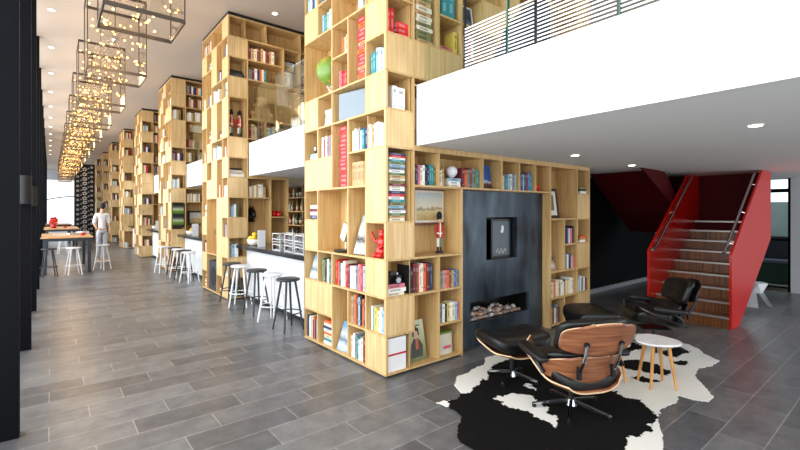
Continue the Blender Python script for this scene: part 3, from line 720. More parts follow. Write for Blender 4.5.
# globe
r = empty('globe', L_.pt(U(0)+.38, .17, cz(8))); r.rotation_euler = (0, 0, -PI/2); tag(r, 'green globe on a white stand in the upper left side', 'globe')
def m_globe():
    m = bpy.data.materials.new('globe map'); m.use_nodes = True; nt = m.node_tree; b = nt.nodes['Principled BSDF']; L = nt.links.new
    tc = nt.nodes.new('ShaderNodeTexCoord'); n = nt.nodes.new('ShaderNodeTexNoise'); n.inputs['Scale'].default_value = 11; n.inputs['Detail'].default_value = 4
    rr = nt.nodes.new('ShaderNodeValToRGB'); el = rr.color_ramp.elements; el.new(.5); el.new(.56)
    for e, (p, c) in zip(el, [(.0, (84, 128, 50)), (.55, (120, 150, 62)), (.58, (176, 160, 66)), (.72, (206, 140, 60))]): e.position = p; e.color = lin(c)
    L(tc.outputs['Object'], n.inputs[0]); L(n.outputs[0], rr.inputs[0]); L(rr.outputs[0], b.inputs['Base Color']); b.inputs['Roughness'].default_value = .3
    return m
MB().ball((0, 0, .36), .185, m_globe(), 4).build('sphere', r, smooth=True)
b = MB(); b.lathe([(.09, 0), (.09, .012), (.02, .03), (.015, .1)], (0, 0, 0), WHITE, 20); b.build('stand', r)
b = MB(); b.tube([(.2*math.cos(a), 0, .36+.2*math.sin(a)) for a in [(-2.0+3.4*i/16) for i in range(17)]], .007, CHROME, 6); b.tube([(-.083, 0, .178), (0, 0, .1)], .01, WHITE, 6); b.build('meridian_arm', r)
# big grey box (portable radio) turned in merged cell
r = empty('storage_case', L_.pt(U(2)+.1, .02, cz(7))); r.rotation_euler = (0, 0, -PI/2+.2); tag(r, 'large pale grey case standing slanted in the upper left side', 'case')
MB().box((0, .0, 0), (.46, .12, .335), mat('pale grey case', (128, 140, 150), .4)).build('shell', r, bevel=.02)
MB().box((.455, .01, .01), (.466, .11, .325), WHITE).build('edge_strip', r); MB().tube([(.1, .07, .305), (.11, .07, .335), (.23, .07, .335), (.24, .07, .305)], .008, WHITE).build('handle', r)
def old_camera(F, u, w_, z, label, s=1):
    r = empty('camera_model', F.pt(u, w_, z)); r.rotation_euler = (0, 0, F.rot); tag(r, label, 'camera'); r.scale = (s, s, s)
    MB().box((-.11, -.03, 0), (.11, .05, .085), BLKMET).build('camera_body', r, bevel=.015)
    MB().prism([(-.04, .085), (.04, .085), (.025, .12), (-.025, .12)], 'y', -.02, .04, BLKMET).build('viewfinder_hump', r)
    MB().cyl((.02, -.03, .045), (.02, -.08, .045), .036, BLKMET, n=20).build('lens', r)
    b = MB(); b.cyl((.08, .01, .085), (.08, .01, .1), .014, CHROME); b.cyl((-.08, .01, .085), (-.08, .01, .098), .018, CHROME); b.cyl((.02, -.081, .045), (.02, -.084, .045), .026, CHROME, n=20); b.build('dial', r)
old_camera(F_, V(0)+.15, .12, cz(2)+.108, 'old black camera on flat books, front of the bookcase corner', 1.15)
old_camera(L_, U(0)+.18, .12, cz(6)+.102, 'small dark camera on two books in the far column', .9)
# white sphere ornament
r = empty('sphere_ornament', F_.pt(V(2)+.29, .1, cz(5)+.118)); tag(r, 'white round ornament on books on the top front shelf', 'ornament')
MB().ball((0, 0, .068), .068, WHITE, 3).build('ball', r, smooth=True); MB().lathe([(.03, 0), (.03, .01), (.02, .015)], (0, 0, 0), WHITE).build('foot', r)
def soldier(loc, rz, h, label, tall='black'):
    r = empty('toy_soldier', loc, rz); tag(r, label, 'figurine'); s = h/.52; r.scale = (s*.85, s*.85, s)
    RC = mat('soldier red', (178, 44, 30), .5); WT = mat('soldier white', (228, 224, 210), .5); SK = mat('soldier skin', (214, 160, 128), .5); GN = mat('soldier green', (90, 120, 90), .5)
    MB().lathe([(.06, 0), (.06, .02), (.045, .03)], (0, 0, 0), BLKMET, 20).build('base', r)
    b = MB(); b.cyl((-.02, 0, .03), (-.022, 0, .08), .016, BLKMET, n=10); b.cyl((.02, 0, .03), (.022, 0, .08), .016, BLKMET, n=10); b.build('boots', r)
    b = MB(); b.cyl((-.022, 0, .08), (-.02, 0, .2), .02, WT, .026, 10); b.cyl((.022, 0, .08), (.02, 0, .2), .02, GN, .026, 10); b.build('trousers', r)
    MB().lathe([(.052, .19), (.05, .2), (.042, .25), (.05, .33), (.03, .365), (.016, .37)], (0, 0, 0), RC, 16).build('tunic', r, smooth=True)
    b = MB(); b.tube([(-.045, 0, .34), (-.07, -.005, .28), (-.055, -.02, .22)], [.018, .015, .013], RC); b.tube([(.045, 0, .34), (.07, -.005, .28), (.055, -.02, .22)], [.018, .015, .013], RC); b.build('sleeves', r)
    b = MB(); b.box((-.008, -.053, .2), (.008, -.048, .37), WT, Matrix.Rotation(.0, 4, 'Y')); b.lathe([(.045, .235), (.046, .24), (.046, .25), (.044, .255)], (0, 0, 0), WT, 16); b.build('belt', r)
    MB().ball((0, 0, .4), .03, SK, 2, (.9, .95, 1.1)).build('face', r, smooth=True)
    MB().ball((0, .008, .455), .045, mat('bearskin black', (22, 20, 22), .9), 2, (.95, .95, 1.35)).build('hat', r, smooth=True)
soldier(F_.pt(.915, .16, cz(3)), -.5, .5, 'toy soldier in red tunic standing beside the landscape painting')

# ------------------------------------------------------------ the other towers
def tower(k):
    y = YF+PER*k; F = Face(XL, y, 0); L = Face(XL, y+5*CS, -PI/2)
    r = empty('bookcase', (XL, y, 0))
    names = ['', 'second', 'third', 'fourth', 'fifth', 'sixth', 'seventh', 'eighth', 'ninth']
    tag(r, '%s oak bookcase tower from the front in the long row' % names[k], 'bookcase', 'oak bookcase towers along the hall')
    fr = MB()
    if k == 1:
        P = ['a', '#', 'b', '#', 'c', 'c', '#', 'd', '#', 'e', '#', 'f', '#', 'g']
        E = ['#', 'h', '#', 'i', '#', '#', 'j', '#', 'k', '#', 'l', '#', 'm', '#']
        side = ['0011', '#1#2', '34#2', '3455', '#6#7', '86#7', '8#99', '#a#b', 'c##b', 'caa#', '#aa#', 'eaa#', '#ff#', 'gffh']
    elif k == 2:
        P = ['#', '#', 'b', '#', '#', 'c', '#', 'd', '#', 'e', 'e', '#', '#', 'f']
        E = ['g', 'h', '#', 'i', 'i', '#', 'j', '#', 'k', '#', '#', 'l', 'm', '#']
        side = ['01#2', '0#32', '#43#', '5446', '5#66', '#77#', '8#9a', '8b9a', '#b##', 'cc#d', 'e#fd', 'e##g', '#hh#', 'ihhj']
    else:
        q = k % 3
        P = [['#', 'a', '#', 'b', '#', 'c', '#', '#', 'd', '#', 'e', '#', 'f', '#'], ['a', '#', 'b', '#', '#', 'c', '#', 'd', '#', 'e', '#', '#', 'f', 'f'], ['a', '#', '#', 'b', '#', 'c', '#', 'd', '#', 'e', 'e', '#', '#', 'f']][q]
        E = ['g' if c == '#' else '#' for c in P]
        E = [chr(ord('g')+i) if c == '#' else '#' for i, c in enumerate(P)]
        side = ['01#2', '0#32', '#43#', '5446', '5#66', '#77#', '8#9a', '8b9a', '#b##', 'cc#d', 'e#fd', 'e##g', '#hh#', 'ihhj']
    sm = {}
    for i in range(14):
        for c, ch in enumerate(side[i]): sm[(c, 13-i)] = -1 if ch == '#' else 1000+ord(ch)
        sm[(4, 13-i)] = -1 if E[i] == '#' else 2000+ord(E[i])
    need = face_mesh(r, fr, L, SCL, ZS, sm, .34, 5)
    fm = {(0, 13-i): (-1 if ch == '#' else ord(ch)) for i, ch in enumerate(P)}
    lowt = {}
    if k == 1:
        wing = {13: 'ayyzz', 12: 'qqrss', 11: 'ttrss', 10: 'uuuvv', 9: 'uuuvv', 8: 'wxxAA'}
        lw = {}
        ncol = 6
    else:
        wing = {13: 'yyzzz', 12: 'qq###', 11: 'ttrss', 10: 'uu#vv', 9: 'uuuvv', 8: 'wxxAA'}
        lw = {}; ncol = 6
    if k > 4: wing = {}
    wing = {r_: w_ for r_, w_ in wing.items() if r_ >= 8}
    for d in (wing, lw):
        for rr, s in d.items():
            for c, ch in enumerate(s):
                i = -1 if ch == '#' else ord(ch)+(0 if (ch == 'a' and rr == 13) else 3000); fm[(1+c, rr)] = i
    face_mesh(r, fr, F, FC, ZS, fm, .36, 0, need)
    if k <= 4:   # bay of shelves behind the bar
        LCW = [CW, .86, 1.23]; lwm = {(0, 5): 1, (0, 4): 2, (0, 3): 2, (0, 2): 2, (1, 5): 3, (1, 4): 3, (1, 3): 4, (1, 2): 4}
        face_mesh(r, fr, F, LCW, ZS, lwm, .36, skipv=(0,))
        fr.box((XL+CW+T, y+.002, ZR(6)+T), (XL+1.24, y+.34, HS), OAK)
    fr.box((XL+.36, y+.38, Z0), (XL+.372, y+1.8, ZR(14)), OAK); fr.box((XL, y+1.8, Z0), (XL+.37, y+1.811, ZR(14)), OAK)
    fr.build('frame', r)
    MB().box((XL+.05, y+.06, 0), (XL+.34, y+1.76, Z0-T), PLINTH).build('plinth', r)
    MB().box((XL+.012, y+.012, ZR(14)+T), (XL+CW*(6 if k < 5 else 1), y+.34, HC), PLINTH).box((XL+.012, y+.34, ZR(14)+T), (XL+.33, y+1.79, HC), PLINTH).build('shadow_gap', r)
    rebase(r); far = k > 1
    nm = names[k]
    # side cells: books in most open cells
    ids = {}
    for (c, rr), i in sm.items():
        if i >= 0: ids.setdefault(i, []).append((c, rr))
    pal = [['tan', 'cream', 'red', 'cream', 'tan', 'navy'], ['white', 'pale blue', 'cream', 'grey'], ['maroon', 'tan', 'cream', 'brown'], ['cream', 'white', 'tan', 'olive'], MIX]
    for i, cs in sorted(ids.items()):
        rmin = min(r_ for _, r_ in cs); c0 = min(c for c, r_ in cs if r_ == rmin); c1 = max(c for c, r_ in cs if r_ == rmin)
        if k == 1 and rmin in (0, 1, 3, 2, 4) and c1 < 4 and len(cs) > 2: continue
        wh = '%s shelf up, %s bay, side of %s tower' % (ords[rmin].replace('nearest', 'first'), ['farthest', 'fourth', 'middle', 'second', 'corner'][c0], nm)
        wd = (c1-c0+1)*CS
        pp = pal[R.randrange(5)]
        if R.random() < .25 and not far: stack(L, U(c0)+.05, .22, cz(rmin), R.randint(3, 7), pp, wh, .04, far=far)
        else: upright(L, U(c0)+.02, U(c0)+wd*R.uniform(.55, .9)-.03, cz(rmin), pp, wh, R.uniform(.22, .28), far=far, th=.05 if not far else .06)
    ids = {}
    for (c, rr), i in fm.items():
        if i >= 0: ids.setdefault(i, []).append((c, rr))
    for i, cs in sorted(ids.items()):
        rmin = min(r_ for _, r_ in cs); c0 = min(c for c, r_ in cs if r_ == rmin); c1 = max(c for c, r_ in cs if r_ == rmin)
        wd = (c1-c0+1)*CW
        if k == 1 and (c0 == 0 and rmin in (6, 8, 11, 13) or (c0 >= 1 and rmin in (3, 9, 13))): continue
        if rmin == 5 and c0 == 3: continue
        if k == 1 and c0 == 3 and rmin == 4: continue
        if k == 2 and c0 in (0, 1) and rmin in (3, 4): continue
        wh = '%s shelf up, %s bay, front of %s tower' % (ords[rmin].replace('nearest', 'first'), ['corner', 'second', 'third', 'fourth', 'fifth', 'sixth'][c0], nm)
        pp = ['grey', 'pale blue', 'white', 'green', 'cream'] if (c0 == 0 and k == 1) else pal[R.randrange(5)]
        upright(F, V(c0)+.02, V(c0)+wd*R.uniform(.6, .92)-.03, cz(rmin), pp, wh, R.uniform(.22, .28), far=far, th=.05 if not far else .06)
    return F, L
def bar_shelf_books(F, nm, far):
    upright(F, V(1)+.03, .80, cz(5), ['cream', 'tan', 'cream', 'tan', 'white', 'cream', 'tan'], 'shelf above the horse head' if nm == 'second' else 'shelf behind the bar, %s tower' % nm, .24, far=far, th=.045)
    upright(F, V(1)+.03, .80, cz(2), ['black', 'brown', 'grey'], 'behind the bar counter, low, %s tower' % nm, .27, far=far, th=.05)
T2F, T2L = tower(1)
bar_shelf_books(T2F, 'second', False)
T3F, T3L = tower(2)
bar_shelf_books(T3F, 'third', True)
for k in range(3, 9): tower(k)

# second tower: special items
soldier(T2F.pt(.11, .15, cz(8)), 0, .56, 'left of two toy soldiers in the second bookcase tower')
soldier(T2F.pt(.27, .15, cz(8)), 0, .56, 'right of two toy soldiers in the second bookcase tower')
def typewriter(F, u, r_, m, label):
    r = empty('typewriter', F.pt(u, .16, cz(r_))); r.rotation_euler = (0, 0, F.rot); tag(r, label, 'typewriter')
    MB().prism([(-.12, 0), (.13, 0), (.13, .13), (.0, .15), (-.12, .05)], 'x', -.15, .15, m).build('housing', r, bevel=.012)
    MB().cyl((-.17, .06, .165), (.17, .06, .165), .022, BLKMET).build('platen', r)
    b = MB()
    for j in range(3):
        for i in range(9): b.cyl((-.11+.027*i, -.1+.035*j, .06+.02*j), (-.11+.027*i, -.1+.035*j, .075+.02*j), .009, BLKMET, n=8)
    b.build('keys', r)
typewriter(T2F, V(0)+.17, 6, mat('typewriter white', (222, 218, 206), .4), 'cream typewriter in the second bookcase tower')
typewriter(T2F, V(0)+.17, 11, mat('typewriter dark', (40, 52, 56), .4), 'dark typewriter high in the second bookcase tower')
r = empty('carved_ornament', T2F.pt(V(1)+.35, .2, cz(9))); tag(r, 'pale carved wooden ornament under the spotlight upstairs in second tower', 'ornament')
CW_ = mat('carved pale wood', (206, 168, 120), .7)
b = MB(); b.box((-.22, -.04, 0), (.22, .06, .1), CW_); b.box((-.16, -.04, .1), (.16, .06, .3), CW_); b.lathe([(.12, .3), (.14, .36), (.1, .42), (.13, .48), (.02, .56)], (0, 0, 0), CW_, 16)
for x in (-.2, .2): b.ball((x, 0, .15), .06, CW_); b.ball((x*.7, 0, .34), .05, CW_)
b.build('carving', r, smooth=False)
leaning(T2F, V(3)+.03, .2, cz(11)+.36, .3, .25, DKF, LAND, 'small framed picture high on the second bookcase tower', 0, fw=.03)
leaning(T2F, V(4)+.05, .25, cz(11)+.1, .6, .55, DKF, GREYP, 'large dark framed picture high at the right of second tower', 0, fw=.04)
leaning(T2F, V(4)+.05, .25, cz(9)+.2, .5, .42, DKF, LAND, 'wide framed picture behind the railing on second tower', 0, fw=.04)
r = empty('horse_head', T2F.pt(.55, .3, 1.62)); tag(r, 'black horse head ornament hung above the bar', 'ornament')
b = MB(); b.tube([(0, .04, -.08), (.0, -.02, .03), (0, -.06, .1), (0, -.14, .06), (0, -.2, -.02)], [.09, .085, .075, .05, .035], BLKMET, 12); b.tube([(-.03, -.05, .16), (-.03, -.05, .22)], [.02, .004], BLKMET, 6); b.tube([(.03, -.05, .16), (.03, -.05, .22)], [.02, .004], BLKMET, 6)
b.lathe([(.1, -.12), (.1, -.1)], (0, .03, 0), BLKMET, 16); b.build('head', r, smooth=True)
for i in range(2):
    o = MB().lathe([(.045, 0), (.05, .01), (.052, .12), (.045, .12), (.043, .015)], (0, 0, 0), RG, 16).build('mug', smooth=True); o.location = T2F.pt(V(2)+.2+.11*i, .14, cz(4))
    tag(o, ['left red tumbler on the shelf above the bar', 'right red tumbler on the shelf above the bar'][i], 'tumbler', 'red tumblers above the bar')
# antelope-like curved sculpture and black speaker on the side of the second tower
r = empty('sculpture', T2L.pt(U(1)+.25, .16, cz(2))); r.rotation_euler = (0, 0, -PI/2); tag(r, 'brown wooden curved animal sculpture in side of second tower', 'sculpture')
WB = mat('carved brown wood', (126, 66, 34), .4)
b = MB(); b.tube([(.14, 0, .03), (.12, 0, .12), (.02, 0, .24), (.06, 0, .36), (.0, 0, .46), (-.1, 0, .47), (-.17, 0, .4)], [.05, .045, .03, .045, .055, .04, .015], WB, 10); b.tube([(-.02, 0, .5), (.06, 0, .58), (.14, 0, .56)], [.025, .02, .006], WB); b.lathe([(.09, 0), (.1, .02), (.06, .04)], (.13, 0, 0), WB, 16); b.build('carving', r, smooth=True)
r = empty('speaker', T2L.pt(U(1)+.05, .03, cz(0))); r.rotation_euler = (0, 0, -PI/2); tag(r, 'black floor speaker in the bottom of second tower side', 'speaker')
MB().box((0, 0, 0), (.64, .28, .62), mat('speaker charcoal', (38, 40, 46), .6)).build('cabinet', r, bevel=.01); MB().cyl((.32, -.004, .3), (.32, .0, .3), .2, mat('speaker cloth', (26, 28, 32), .9), n=28).build('driver', r)
# third tower: poster with two landscapes
r = empty('framed_picture', T3F.pt(.02, .02, cz(3)+.05)); tag(r, 'dark framed panel of two green landscapes on third tower', 'picture')
GL = paint('green landscape', [(0, (30, 46, 20)), (.35, (90, 130, 40)), (.55, (120, 150, 60)), (.65, (200, 206, 170)), (1, (60, 60, 60))])
b = MB().box((0, 0, 0), (.34, .02, .68), BLKF); b.build('picture_frame', r)
MB().box((.03, -.003, .06), (.31, .0, .3), GL).build('lower_print', r); MB().box((.03, -.003, .38), (.31, .0, .62), GL).build('upper_print', r)
leaning(T3F, V(1)+.1, .25, cz(3)+.1, .6, .42, DKF, LAND, 'framed picture behind the bar on the third tower', 0, fw=.05)
leaning(T3F, V(1)+.1, .2, cz(9)+.45, .45, .3, mat('gilt frame', (190, 130, 60), .4, .4), MATB, 'gilt framed picture upstairs on the third tower', 0, fw=.05)

finish_books()

# ------------------------------------------------------------ balustrades
STRIPE = mat('white glass stripes', (240, 242, 244), .5)  # thin white bars laid along the railing panes
edges = [(2.85, 2.36), (2.34, 2.07), (2.05, 1.40), (1.38, .6), (.58, -.8), (-.82, -2.4)]
gl = ['first striped glass railing panel from the bookcase', 'second striped glass railing panel from the bookcase', 'third striped glass railing panel from the bookcase', 'fourth striped glass railing panel, above the soffit edge', 'fifth striped glass railing panel from the bookcase', 'sixth striped glass railing panel from the bookcase']
GEDGE = mat('green glass edge', (20, 92, 80), .2)
for i, (a, c) in enumerate(edges):
    r = empty('glass_railing', (XF+.06, a, HB)); tag(r, gl[i], 'railing', 'striped glass railing on the balcony')
    top = .42 if i < 2 else 1.02
    MB().box((-.006, c-a, .012), (.006, 0, 1.08), GLASS).build('glass_pane', r)
    b = MB(); z = .03
    while z < top: b.box((-.0075, c-a+.005, z), (-.006, -.005, z+.014), STRIPE); z += .032
    b.build('stripes', r)
    MB().box((-.012, -.004, .0), (.012, .006, 1.09), GEDGE if i % 2 == 1 else BLKMET).build('edge_profile', r)
r = empty('glass_railing', (XF+.06, 3.44, HB)); tag(r, 'narrow clear glass railing panel against the front bookcase', 'railing')
MB().box((-.006, -.56, .012), (.006, 0, 1.08), GLASS).build('glass_pane', r)
for k in range(4):
    y0 = YF+CS*5+PER*k+.06; y1 = YF+PER*(k+1)-.06
    for j in range(3):
        a = y0+(y1-y0)*j/3+.01; c = y0+(y1-y0)*(j+1)/3-.01
        r = empty('glass_railing', (XF+.06, a, HB)); tag(r, '%s clear glass railing panel above the %s bar bay' % (['nearest', 'middle', 'farthest'][j], ords[k]), 'railing', 'clear glass railings between the towers')
        MB().box((-.006, 0, .012), (.006, c-a, 1.08), GLASS).build('glass_pane', r)
# armchair put in for the unclear dark shape behind the stripes
r = empty('armchair', (4.02, 2.75, HB)); tag(r, 'black armchair put in for the dark shape behind the striped glass upstairs', 'armchair')
MB().grid(lambda u, v: (.36*math.cos(PI*u)*(1-.12*v), -.36*math.sin(PI*u)*.9+.1, .25+(.62*v)*(.45+.55*math.sin(PI*u))), 20, 8, LEATHER, .05).build('shell', r)
MB().lathe([(.28, .3), (.31, .34), (.3, .42), (.2, .45)], (0, .08, 0), LEATHER, 24).build('seat', r, smooth=True); MB().cyl((0, .05, .02), (0, .05, .3), .03, CHROME).cyl((0, .05, 0), (0, .05, .02), .24, CHROME, n=24).build('pedestal', r)

# ------------------------------------------------------------ spark lanterns
BULB = mat('lit filament bulb', (255, 186, 104), .4, emit=7)
FRM = mat('nickel lantern frame', (98, 90, 82), .3, .9)
def lantern():
    r = empty('glass_lantern', (0, 0, 0)); X, Y, H_, t = .38, .37, 1.2, .014
    b = MB()
    for sx in (-1, 1):
        for sy in (-1, 1): b.box((sx*X-t*.5, sy*Y-t*.5, 0), (sx*X+t*.5, sy*Y+t*.5, H_), FRM)
    for z in (0, H_-.04):
        for s in (-1, 1):
            b.box((-X, s*Y-t*.6, z), (X, s*Y+t*.6, z+.045), FRM); b.box((s*X-t*.6, -Y, z), (s*X+t*.6, Y, z+.045), FRM)
    b.build('frame', r)
    for s in (-1, 1):
        MB().box((s*X-.002, -Y+.01, .045), (s*X+.002, Y-.01, H_-.04), LGLASS).build('glass_pane', r)
        MB().box((-X+.01, s*Y-.002, .045), (X-.01, s*Y+.002, H_-.04), LGLASS).build('glass_pane', r)
    c = Vector((0, 0, .62)); rr = random.Random(5)
    MB().ball(c, .05, CHROME, 2).build('hub', r, smooth=True)
    b = MB(); pts = []
    for i in range(60):
        p = Vector((rr.uniform(-.36, .36), rr.uniform(-.35, .35), rr.uniform(.04, 1.16))); pts.append(p); b.cyl(c, p, .0012, FRM, n=3, cap=False)
    b.build('rods', r)
    bm_ = bpy.data.meshes.new('bulb'); q = MB().ball((0, 0, 0), .0135, BULB, 2); q.bm.to_mesh(bm_); q.bm.free(); bm_.materials.append(BULB)
    for p in pts:
        o = bpy.data.objects.new('bulb', bm_); COL.objects.link(o); o.parent = r; o.location = p
    b = MB(); b.cyl((0, 0, .66), (0, 0, HC-3.84), .006, FRM, n=8); b.cyl((0, 0, HC-3.84-.03), (0, 0, HC-3.84), .06, FRM, n=20); b.build('hanging_rod', r)
    l = bpy.data.lights.new('lantern_glow', 'POINT'); l.energy = 26; l.color = (1, .72, .42); l.shadow_soft_size = .25
    q = bpy.data.objects.new('lantern_glow', l); COL.objects.link(q); q.parent = r; q.location = (0, 0, .62)
    return r
l0 = lantern()
for k in range(14):
    o = l0 if k == 0 else copy_tree(l0)
    o.location = (.81, 5.72+2.52*k, 3.84)
    tag(o, '%s square glass lantern of sparkling bulbs in the hanging row' % ords[k], 'pendant light', 'glass lanterns hung along the hall')

# ------------------------------------------------------------ bar
GRAN = mat('black counter stone', (22, 22, 24), .15, noise=.4, nscale=60)
def bar(k):
    y0 = YF+CS*5+PER*k+.03; y1 = YF+PER*(k+1)-.03
    r = empty('bar_counter', (2.8, y0, 0)); tag(r, '%s white fronted bar counter between the oak towers' % ords[k], 'bar counter', 'bar counters between towers')
    MB().box((.2, .0, .08), (.9, y1-y0, 1.0), WHITE).build('front', r); MB().box((.24, .0, 0), (.86, y1-y0, .08), PLINTH).build('plinth', r)
    MB().box((0, 0, 1.0), (.95, y1-y0, 1.07), GRAN).build('countertop', r, bevel=.004)
    return y0, y1
for k in range(4): bar(k)
def stool():
    r = empty('bar_stool'); b = MB()
    b.lathe([(.15, .705), (.17, .712), (.172, .73), (.16, .742), (.05, .736)], (0, 0, 0), STOOLB, 24); b.build('seat', r, smooth=True)
    for i in range(4):
        a = PI/4+i*PI/2; MB().cyl((.1*math.cos(a), .1*math.sin(a), .708), (.22*math.cos(a), .22*math.sin(a), 0), .017, STOOLB, r2=.013, n=10).build('leg', r)
    b = MB(); b.tube([(.187*math.cos(a), .187*math.sin(a), .25) for a in [i*PI/12 for i in range(25)]], .009, STOOLB, 8); b.build('footrest_ring', r)
    return r
sb = stool()
def white_version(src):
    c = copy_tree(src)
    for ch in c.children: ch.data = ch.data.copy(); ch.data.materials[0] = STOOLW
    return c
sw = white_version(sb)
for p in (sb, sw): p.location = (0, 0, 0)
used = {'b': False, 'w': False}
def put_stool(c, x, y, label, group, rz=0):
    src = sb if c == 'b' else sw
    o = src if not used[c] else copy_tree(src); used[c] = True
    o.location = (x, y, 0); o.rotation_euler = (0, 0, rz); tag(o, label, 'stool', group); return o
g1 = 'stools at the nearest bar counter'
for c, x, y, lb in (('b', 2.74, 5.87, 'charcoal bar stool nearest to the camera at the bar'), ('w', 2.76, 6.48, 'white bar stool nearest to the camera at the bar'),
                    ('b', 2.74, 7.1, 'charcoal bar stool between the two white stools of the near bar'), ('w', 2.73, 7.85, 'white bar stool just right of the second tower front'), ('b', 2.72, 8.3, 'charcoal bar stool standing against the second bookcase tower')):
    put_stool(c, x-.06, y, lb, g1, R.uniform(0, 1))
# note: nearest bar group spans the gap in front of the second tower
for c, x, y, lb in (('w', 2.62, 11.3, 'white stool nearest of the group at the second bar'), ('b', 2.62, 11.85, 'charcoal stool nearest of the group at the second bar'),
                    ('w', 2.62, 12.4, 'white stool in the middle of the group at the second bar'), ('b', 2.62, 12.9, 'charcoal stool farthest at the second bar'), ('w', 2.46, 13.6, 'white stool farthest at the second bar beside third tower')):
    put_stool(c, x, y, lb, 'stools at the second bar counter', R.uniform(0, 1))
def item(o, loc, label, cat, group=None):
    o.location = loc; return tag(o, label, cat, group)
# things on the bar
b = MB(); b.lathe([(.07, 0), (.11, .02), (.14, .12), (.132, .12), (.1, .03)], (0, 0, 0), mat('pale bowl', (230, 224, 210), .3), 20); bowl = b.build('fruit_bowl', smooth=True)
item(bowl, (3.0, 8.05, 1.07), 'bowl of lemons on the nearest bar counter by the tower', 'bowl')
lem = mat('lemon skin', (240, 200, 50), .4)
for i, (dx, dy, dz) in enumerate([(-.06, -.04, .085), (.06, -.03, .085), (0, .06, .085), (-.01, -.0, .15), (.05, .05, .14), (-.06, .04, .14), (0, 0, .21)]):
    o = MB().ball((0, 0, 0), .04, lem, 2, (1.25, 1, 1)).build('lemon', smooth=True); o.rotation_euler = (0, 0, i); item(o, (3.0+dx, 8.05+dy, 1.07+dz), 'yellow lemon piled in the bowl on the bar', 'lemon', 'lemons in the bowl')
o = MB().box((-.07, -.006, 0), (.07, .006, .3), WHITE).build('menu_card'); item(o, (2.98, 7.65, 1.07), 'white standing menu card on the nearest bar counter', 'menu')
GCL = m_glass('tumbler glass', (.9, .93, .95), .35)
for i in range(3):
    x, y = 3.02+.03*(i % 2), 5.75+.42*i+.2
    r = empty('glass_rack', (x, y, 1.07)); tag(r, ['white wire rack of stacked glasses nearest on the bar', 'middle wire rack of stacked glasses on the bar', 'farther wire rack of stacked glasses on the bar'][i], 'rack', 'glass racks on the bar')
    b = MB()
    for z in (0, .09, .18, .27):
        for s in (-.13, .13): b.box((s-.003, -.15, z), (s+.003, .15, z+.008), STOOLW); b.box((-.13, s*1.15-.003, z), (.13, s*1.15+.003, z+.008), STOOLW)
    for sx in (-.13, .13):
        for sy in (-.15, .15): b.box((sx-.004, sy-.004, 0), (sx+.004, sy+.004, .28), STOOLW)
    b.box((-.13, -.15, .0), (.13, .15, .004), STOOLW); b.box((-.13, -.15, .135), (.13, .15, .139), STOOLW); b.build('rack_frame', r)
    for z in (.005, .14):
        for ix in (-.06, .06):
            for iy in (-.09, 0, .09):
                MB().lathe([(.028, 0), (.034, .1), (.031, .1), (.026, .006)], (ix, iy, z), GCL if (ix+iy) < .05 else mat('dark cup', (90, 60, 50), .3), 12).build('tumbler', r, smooth=True)
# second and third bars: a few pale things
for k in (1, 2):
    o = copy_tree(bowl); item(o, (3.0, YF+PER*(k+1)-.75, 1.07), 'bowl of yellow fruit on the %s bar counter' % ords[k], 'bowl')
    o2 = MB(); 
    for i, (dx, dy, dz) in enumerate([(-.06, -.04, .085), (.06, -.03, .085), (0, .06, .085), (0, 0, .15)]): o2.ball((dx, dy, dz), .042, lem, 1)
    o = o2.build('fruit', smooth=True); tag(o, 'small yellow fruit heaped in the bowl on the %s bar' % ords[k], 'fruit', None, 'stuff'); o.location = (3.0, YF+PER*(k+1)-.75, 1.07)
    o = MB().box((-.08, -.006, 0), (.08, .006, .32), WHITE).build('menu_card'); item(o, (2.98, YF+PER*(k+1)-1.25, 1.07), 'white standing menu card on the %s bar counter' % ords[k], 'menu')
# bottle shelves behind the bar
r = empty('bottle_shelf', (4.95, 8.95, 0)); tag(r, 'oak bottle shelving behind the nearest bar', 'shelf')
b = MB(); BZ = [.1, .6, 1.0, 1.36, 1.72, 2.08]
for z in BZ: b.box((0, 0, z-.02), (.4, 3.2, z), OAK)
for y in (0, 1.06, 2.12, 3.18): b.box((0, y, 0), (.4, y+.02, 2.38), OAK)
b.build('frame', r); MB().box((.4, 0, 0), (.42, 3.2, 2.38), mat('mirror backing', (120, 104, 84), .2, .6)).build('back_panel', r)
BCOL = [(60, 40, 24), (30, 70, 40), (190, 170, 120), (210, 214, 214), (120, 60, 24), (196, 60, 40), (230, 226, 210), (40, 60, 90)]
bot = []
for i, c in enumerate(BCOL):
    b = MB().lathe([(.036, 0), (.038, .01), (.038, .17), (.014, .22), (.013, .28), (.01, .28)], (0, 0, 0), mat('bottle glass %d' % i, c, .12), 14); b.lathe([(.0385, .05), (.0385, .13)], (0, 0, 0), mat('bottle label', (226, 216, 190), .6), 14)
    b.lathe([(.0145, .27), (.0145, .3)], (0, 0, 0), mat('bottle cap', (160, 140, 90), .4, .5), 10)
    q = b.build('bottle', smooth=True); bot.append(q.data); bpy.data.objects.remove(q)
cn = ['brown', 'green', 'amber', 'clear', 'copper', 'red', 'cream', 'blue']
for si, z in enumerate(BZ[1:]):
    for j in range(11):
        i = R.randrange(8); o = bpy.data.objects.new('bottle', bot[i]); COL.objects.link(o); y = 9.08+.235*j
        item(o, (5.05+R.uniform(-.0, .05), y+.05, z), '%s bottle, %s, on shelf level %s behind the bar' % (cn[i], NTH[j].replace('left', 'nearer end'), ['one', 'two', 'three', 'four', 'five'][si]), 'bottle', 'bottles behind the bar')
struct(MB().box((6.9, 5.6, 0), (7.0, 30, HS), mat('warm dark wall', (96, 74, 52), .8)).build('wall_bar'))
struct(MB().box((6.9, 5.2, HB), (7.0, 48, HC), mat('warm upper wall', (150, 126, 100), .8)).build('wall_upper'))

